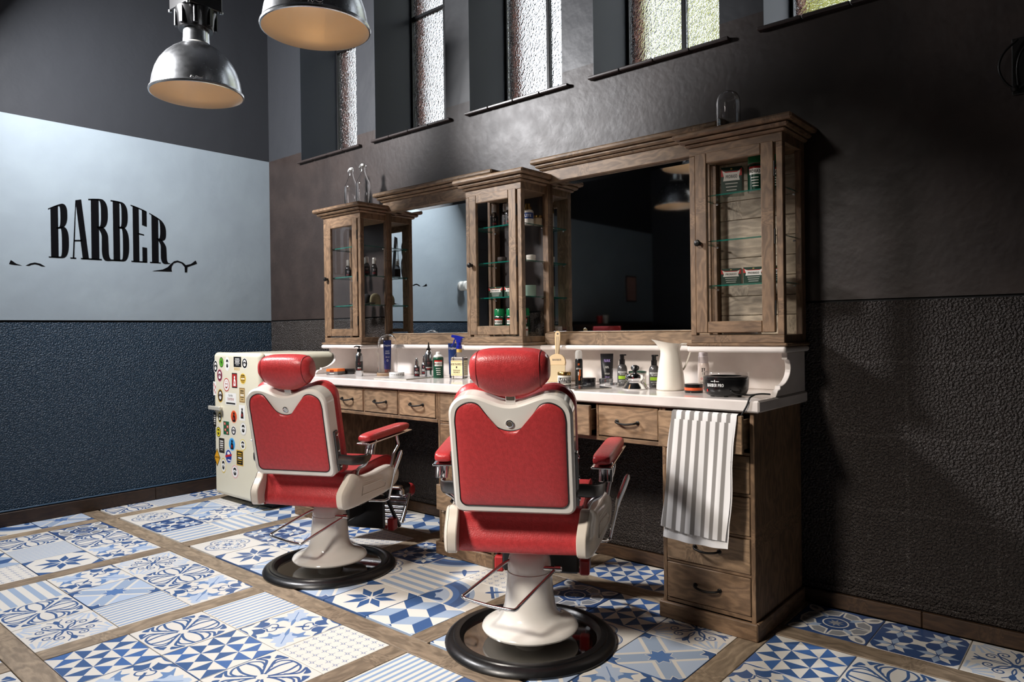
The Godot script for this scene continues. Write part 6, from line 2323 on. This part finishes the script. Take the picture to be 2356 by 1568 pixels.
func heater(x: float, z: float) -> void:
	var t := place("wax_heater", "round black wax heater with clear lid and white lettering", "wax heater", x, z)
	turned_part(t, "heater_body", [0, 0.004, 0.07, 0.004, 0.078, 0.01, 0.085, 0.026, 0.087, 0.05, 0.087, 0.074, 0.083, 0.078, 0.06, 0.079, 0.06, 0.05, 0, 0.05], M.black_plastic, 48)
	turned_part(t, "clear_lid", [0.09, 0.068, 0.0905, 0.07, 0.0905, 0.092, 0.088, 0.096, 0.05, 0.098, 0, 0.099], M.clear, 48)
	for a in 3:
		var f := mb(Transform3D(Basis(), Vector3(sin(TAU * a / 3) * 0.06, 0, cos(TAU * a / 3) * 0.06)))
		f.lathe(P2([0, 0, 0.008, 0, 0.008, 0.006, 0, 0.006]), 12)
		put(f, "foot", M.black_matt, t)
	var b := mb()
	b.col = lin(rgb(238, 238, 236))
	letter_round(b, "BARBER PRO", 0.0878, 0.046, 0.012, -0.5, "sans", 0.72)
	b.lathe([Vector2(0.0876, 0.06), Vector2(0.0876, 0.062)], 6, -0.7, -0.55)
	b.lathe([Vector2(0.0876, 0.06), Vector2(0.0876, 0.062)], 6, -0.45, -0.3)
	b.lathe([Vector2(0.0876, 0.058), Vector2(0.0876, 0.067)], 4, -0.52, -0.48)
	b.col = lin(rgb(200, 40, 40))
	b.lathe([Vector2(0.0876, 0.02), Vector2(0.0876, 0.03)], 4, -0.95, -0.88)
	put(b, "lettering", M.print, t)
	var c := thing("heater_cord", "black power cord running from the wax heater over the marble edge", "cord")
	b = mb()
	b.tube(spline(P3([4.075, 0.918, 0.49, 4.09, 0.905, 0.47, 4.125, 0.9, 0.44, 4.155, 0.905, 0.46, 4.175, 0.908, 0.51, 4.172, 0.9, 0.546, 4.165, 0.875, 0.553, 4.152, 0.85, 0.554, 4.142, 0.834, 0.552, 4.14, 0.826, 0.545]), 6), 0.0032, 8)
	b.tube(spline(P3([4.155, 0.905, 0.46, 4.175, 0.907, 0.44, 4.2, 0.905, 0.42]), 5), 0.003, 8)
	put(b, "cable", M.black_matt, c)

# ---------------------------------------------------------------- inside the cabinets
func green_box(label: String, x: float, y: float, z: float, w: float, h: float, turn := 0.0) -> void:
	var t := thing("shaving_cream_box", label, "box", Vector3(x, y + 0.0034, z), turn, "green branded boxes in the cabinets")
	slab(t, "carton", mat(rgb(28, 60, 46), 0.4), Vector3(-w / 2, 0, -0.03), Vector3(w / 2, h, 0.03), 0.001)
	var b := mb()
	var zz := 0.0304
	b.col = lin(rgb(186, 44, 40))
	b.face(V2([-w * 0.5, h * 0.66, w * 0.5, h * 0.66, w * 0.5, h * 0.94, w * 0.34, h * 0.84, -w * 0.34, h * 0.84, -w * 0.5, h * 0.94]), zz)
	b.col = lin(rgb(238, 236, 228))
	b.face(V2([-w * 0.4, h * 0.5, w * 0.4, h * 0.5, w * 0.36, h * 0.64, w * 0.44, h * 0.88, w * 0.28, h * 0.8, -w * 0.28, h * 0.8, -w * 0.44, h * 0.88, -w * 0.36, h * 0.64]), zz + 0.0004)
	b.col = lin(rgb(22, 30, 28))
	letter(b, "PRORASO", 0, h * 0.645, h * 0.12, zz + 0.0008, "sans", w / h * 0.74)
	b.col = lin(rgb(214, 214, 204))
	for k in 3:
		b.face(rect2(0, h * (0.4 - 0.12 * k), w * (0.6 - 0.06 * k), h * 0.03), zz)
	b.col = lin(rgb(196, 170, 90))
	b.face(ellipse(0, h * 0.92, w * 0.1, h * 0.06, 12), zz + 0.0002)
	put(b, "print", M.print, t)

func spray(label: String, x: float, y: float, z: float, r: float, h: float, group: String) -> void:
	var t := thing("spray_bottle", label, "bottle", Vector3(x, y + 0.0034, z), to_eye(x, z), group)
	turned_part(t, "bottle_body", [0, 0, r, 0, r, h * 0.5, r * 0.86, h * 0.58, r * 0.5, h * 0.66, 0, h * 0.66], glass(Color(0.07, 0.05, 0.05, 0.55), 0.1), 20)
	paper_band(t, "paper_label", r + 0.0003, h * 0.06, h * 0.46, rgb(20, 18, 20), [["17", 0.7, h * 0.1, rgb(160, 150, 150)], ["tonic", 0.3, h * 0.06, rgb(150, 40, 44)]])
	turned_part(t, "sprayer", [r * 0.5, h * 0.66, r * 0.6, h * 0.67, r * 0.6, h * 0.78, r * 0.42, h * 0.8, r * 0.42, h * 0.9, r * 0.34, h * 0.9], M.alu, 18)
	turned_part(t, "clear_cap", [r * 0.66, h * 0.67, r * 0.66, h * 0.97, r * 0.55, h, 0, h], glass(Color(0.95, 0.93, 0.88, 0.3), 0.1), 18)

func green_can(label: String, x: float, y: float, z: float, r: float, h: float) -> void:
	var t := thing("shaving_foam", label, "can", Vector3(x, y + 0.0034, z), to_eye(x, z) * 0.6, "green capped cans in the cabinets")
	turned_part(t, "can_body", [0, 0, r * 0.97, 0, r, 0.003, r, h * 0.7, r * 0.94, h * 0.73, 0, h * 0.73], M.alu, 24)
	brand_band(t, r + 0.0003, h * 0.05, h * 0.69)
	turned_part(t, "cap", [r * 0.94, h * 0.73, r * 0.99, h * 0.74, r * 0.97, h * 0.97, r * 0.9, h, 0, h], M.green_cap, 24)

func build_cabinet_things() -> void:
	var s1: float = SHELVES[2]
	var s2: float = SHELVES[1]
	var s3: float = SHELVES[0]
	var fl := 1.126
	# first cabinet: sprays on the middle shelf, caps below
	var nth := ["first", "second", "third", "fourth", "fifth"]
	var cnt := 0
	for q in [[1.2, 0.13], [1.255, 0.11], [1.39, 0.14], [1.432, 0.09], [1.456, 0.17]]:
		cnt += 1
		spray(nth[cnt - 1] + " dark spray bottle from the pale wall, on the first cabinet's middle shelf", q[0], s2, q[1], 0.02, 0.125, "spray bottles in the first cabinet")
	var caps := [["black_cap", "folded black peaked cap on the shelf", 1.366, 0.105, rgb(26, 26, 28), rgb(30, 30, 33)], ["white_cap", "white peaked cap with dark brim on the lowest shelf beside the black cap", 1.285, 0.11, rgb(222, 220, 214), rgb(40, 40, 44)], ["olive_cap", "olive trucker cap at the right end of the lowest shelf", 1.45, 0.1, rgb(120, 112, 84), rgb(60, 58, 46)]]
	caps[0][1] = "folded black peaked cap between the white and olive caps"
	for c in caps:
		var t := thing("peaked_cap", c[1], "cap", Vector3(c[2], s3 + 0.0036, c[3]), 0.0)
		t.scale = Vector3(0.8, 0.9, 0.66)
		var b := mb()
		b.lathe(P2([0.046, 0.002, 0.05, 0.008, 0.05, 0.04, 0.044, 0.062, 0.03, 0.078, 0.012, 0.085, 0, 0.086]), 24, 0, TAU, 0.62, 1.25)
		put(b, "crown", mat(c[4], 0.85), t)
		b = mb()
		var P := PackedVector3Array()
		for i in 5:
			for j in 13:
				var a := PI * (j / 12.0 - 0.5) * 0.9
				var rr := 0.045 + 0.012 * i
				P.append(Vector3(sin(a) * rr * 0.62, 0.018 - 0.0022 * i - 0.006 * absf(sin(a)) + 0.001, cos(a) * 0.05 + 0.012 * i + 0.01))
		b.grid(P, 5, 13, false, 1.0)
		put(b, "peak", mat(c[5], 0.8), t)
	# middle cabinet
	cnt = 0
	for q in [[2.575, 0.16], [2.64, 0.14], [2.69, 0.17]]:
		cnt += 1
		spray(nth[cnt - 1] + " black spray bottle from the knob on the middle cabinet's top shelf", q[0], s1, q[1], 0.022, 0.13, "spray bottles in the middle cabinet")
	var t2 := thing("lotion_bottle", "cream lotion bottle with gold collar on the middle cabinet's top shelf", "bottle", Vector3(2.79, s1 + 0.0034, 0.13), 0.7)
	turned_part(t2, "bottle_body", [0, 0, 0.03, 0, 0.031, 0.003, 0.031, 0.07, 0.026, 0.078, 0, 0.078], mat(rgb(222, 214, 200), 0.4), 24)
	paper_band(t2, "paper_label", 0.0313, 0.03, 0.062, rgb(40, 62, 118), [["LITE", 0.5, 0.014, rgb(236, 234, 228)]], 0.0, 1.2)
	turned_part(t2, "cap", [0.022, 0.078, 0.022, 0.092, 0.014, 0.094, 0.014, 0.112, 0, 0.113], M.gold, 20)
	t2 = thing("small_jar", "small brown jar with gold lid beside the lotion bottle", "jar", Vector3(2.815, s1 + 0.0034, 0.075), 0.7)
	turned_part(t2, "jar_body", [0, 0, 0.022, 0, 0.023, 0.002, 0.023, 0.036, 0.02, 0.04, 0, 0.04], mat(rgb(186, 170, 140), 0.4), 20)
	turned_part(t2, "lid", [0.02, 0.04, 0.0235, 0.041, 0.0235, 0.052, 0, 0.053], M.gold, 20)
	for q in [[2.62, 0.15, "small black beard balm tin on the middle cabinet's second shelf"], [2.8, 0.12, "small pale balm tin at the right end of the middle cabinet's second shelf"]]:
		t2 = thing("balm_tin", q[2], "tin", Vector3(q[0], s2 + 0.0034, q[1]), 0.6)
		var cc: Color = rgb(46, 38, 34) if q[0] < 2.7 else rgb(206, 198, 184)
		turned_part(t2, "tin_body", [0, 0, 0.024, 0, 0.025, 0.002, 0.025, 0.016, 0.023, 0.016], mat(cc, 0.35), 24)
		turned_part(t2, "tin_lid", [0.024, 0.016, 0.026, 0.017, 0.026, 0.03, 0.024, 0.032, 0, 0.032], mat(cc.lightened(0.1), 0.35), 24)
	green_box("green carton on the middle cabinet's lowest shelf, nearest the door knob", 2.595, s3, 0.16, 0.085, 0.058, 0.25)
	green_box("green carton on the middle cabinet's lowest shelf, beside the enamel mug", 2.7, s3, 0.15, 0.085, 0.058, 0.25)
	t2 = thing("shaving_mug", "pale green enamel shaving mug on the middle cabinet's lowest shelf", "mug", Vector3(2.79, s3 + 0.0034, 0.12), 0.6)
	turned_part(t2, "mug_body", [0, 0, 0.032, 0, 0.034, 0.003, 0.034, 0.06, 0.032, 0.06, 0.03, 0.005, 0, 0.005], mat(rgb(134, 158, 142), 0.25), 28)
	var hb := mb()
	hb.tube(spline(P3([-0.033, 0.05, 0, -0.05, 0.046, 0, -0.052, 0.03, 0, -0.046, 0.016, 0, -0.033, 0.012, 0]), 5), 0.0035, 8)
	put(hb, "mug_handle", mat(rgb(134, 158, 142), 0.25), t2)
	cnt = 0
	for q in [[2.605, 0.16], [2.685, 0.15], [2.755, 0.13]]:
		cnt += 1
		green_can(nth[cnt - 1] + " green capped foam can from the knob on the middle cabinet's floor", q[0], fl, q[1], 0.031, 0.15)
	t2 = thing("white_carton", "small white carton on the floor of the middle cabinet", "box", Vector3(2.805, fl + 0.0034, 0.19), 0.5)
	slab(t2, "carton", mat(rgb(226, 222, 214), 0.5), Vector3(-0.018, 0, -0.014), Vector3(0.018, 0.05, 0.014), 0.001)
	slab(t2, "red_strip", mat(rgb(170, 50, 46), 0.5), Vector3(-0.0182, 0.03, -0.0142), Vector3(0.0182, 0.037, 0.0142))
	# right hand cabinet
	green_box("tall green carton with white name plate on the boarded cabinet's top shelf", 3.945, s1, 0.15, 0.086, 0.118, 0.25)
	green_can("large green capped can on the top shelf of the boarded cabinet", 4.045, s1, 0.14, 0.035, 0.166)
	green_can("slim green capped can at the hinge side of the boarded cabinet's top shelf", 4.115, s1, 0.12, 0.022, 0.15)
	green_box("low green carton on the boarded cabinet's lowest shelf, nearest its knob", 3.938, s3, 0.15, 0.082, 0.07, 0.25)
	green_box("low green carton in the middle of the boarded cabinet's lowest shelf", 4.036, s3, 0.15, 0.082, 0.07, 0.25)
	green_box("low green carton on the boarded cabinet's lowest shelf, nearest its hinges", 4.125, s3, 0.14, 0.07, 0.07, 0.25)
	t2 = thing("white_leaflet", "white folded leaflet lying on the floor of the boarded cabinet", "leaflet", Vector3(3.99, fl + 0.0034, 0.17), 0.2)
	slab(t2, "paper", mat(rgb(232, 230, 226), 0.5), Vector3(-0.07, 0, -0.04), Vector3(0.07, 0.012, 0.04), 0.001)

# ---------------------------------------------------------------- towel over the open drawer
func build_towel() -> void:
	var t := thing("striped_towel", "white and grey striped towel hanging over the open drawer", "towel")
	var b := mb()
	var NX := 96
	var x0 := 3.878
	var x1 := 4.134
	var zf := FRONT + 0.062 + 0.003
	var path := []   # (y, z, sideways shift)
	path.append(Vector3(0.8, zf - 0.03, 0))
	path.append(Vector3(0.82, zf - 0.028, 0))
	path.append(Vector3(0.8365, zf - 0.026, 0))
	path.append(Vector3(0.8425, zf - 0.018, 0))
	path.append(Vector3(0.843, zf - 0.006, 0))
	path.append(Vector3(0.838, zf + 0.005, 0))
	for k in 22:
		var u := (k + 1) / 22.0
		path.append(Vector3(0.83 - 0.452 * u, zf + 0.009 + 0.012 * u, -0.026 * u))
	var R := path.size()
	var grey := lin(rgb(138, 134, 130))
	var white := lin(rgb(236, 234, 232))
	for side in [0.0, 0.006]:
		var P := PackedVector3Array()
		for i in R:
			var hang := clampf((i - 6.0) / 20.0, 0.0, 1.0)
			for j in NX + 1:
				var u := float(j) / NX
				var fold := sin(u * 17.0 + 1.2 * hang) * 0.0035 * hang + sin(u * 7.0 + 0.6) * 0.006 * hang
				var xx: float = lerpf(x0, x1, u) + path[i].z + (0.004 * sin(i * 0.4) if j == 0 or j == NX else 0.0)
				if side > 0.0:
					xx += 0.006
				var low := 0.0 if side == 0.0 else -0.028 * hang
				P.append(Vector3(xx, path[i].x + low * (1.0 if i > R - 4 else 0.0) - 0.01 * hang * sin(u * 3.0) * hang + 0.018 * (1.0 - u) * hang * (1.0 if side == 0.0 else 0.2), path[i].y + 0.004 * hang + fold + (0.012 * (1.0 - u) * hang) - side * hang + (0.0 if i > 5 else side * 0.3)))
		var from := b.v.size()
		b.grid(P, R, NX + 1, false, 1.0)
		for i in R:
			for j in NX + 1:
				var u := float(j) / NX
				var band_ := fposmod(u * 7.0 + 0.42, 1.0)
				var c := grey if band_ > 0.46 and band_ < 0.9 else white
				if side > 0.0 and i > R - 3:
					c = white
				b.c[from + i * (NX + 1) + j] = c
	for k in b.n.size():
		if b.n[k].z < 0.0:
			b.n[k] = -b.n[k]
	put(b, "cloth", M.cloth, t)

# ---------------------------------------------------------------- wrought iron on the dark wall
func build_wall_iron() -> void:
	var t := thing("iron_wall_hook", "wrought iron scroll hook on the dark wall right of the station", "hook", Vector3(4.93, 2.0, 0.0))
	var b := mb()
	b.tube(spline(P3([0.01, 0.16, 0.02, -0.03, 0.12, 0.03, -0.045, 0.07, 0.035, -0.03, 0.02, 0.03, 0.0, -0.01, 0.02, 0.03, 0.0, 0.02]), 6), 0.004, 8)
	put(b, "scroll", M.iron, t)
	b = mb()
	b.tube(spline(P3([0.05, 0.15, 0.02, 0.02, 0.11, 0.03, 0.008, 0.06, 0.03, 0.01, 0.0, 0.02]), 6), 0.004, 8)
	put(b, "scroll", M.iron, t)
	b = mb(Transform3D(Basis(), Vector3(0, -0.012, 0.024)))
	b.lathe(P2([0, -0.012, 0.008, -0.009, 0.012, 0, 0.008, 0.009, 0, 0.012]), 16)
	put(b, "finial", M.iron, t)
	b = mb()
	b.box(Vector3(-0.01, -0.03, 0.0), Vector3(0.03, 0.17, 0.008), 0.003)
	put(b, "back_plate", M.iron, t)
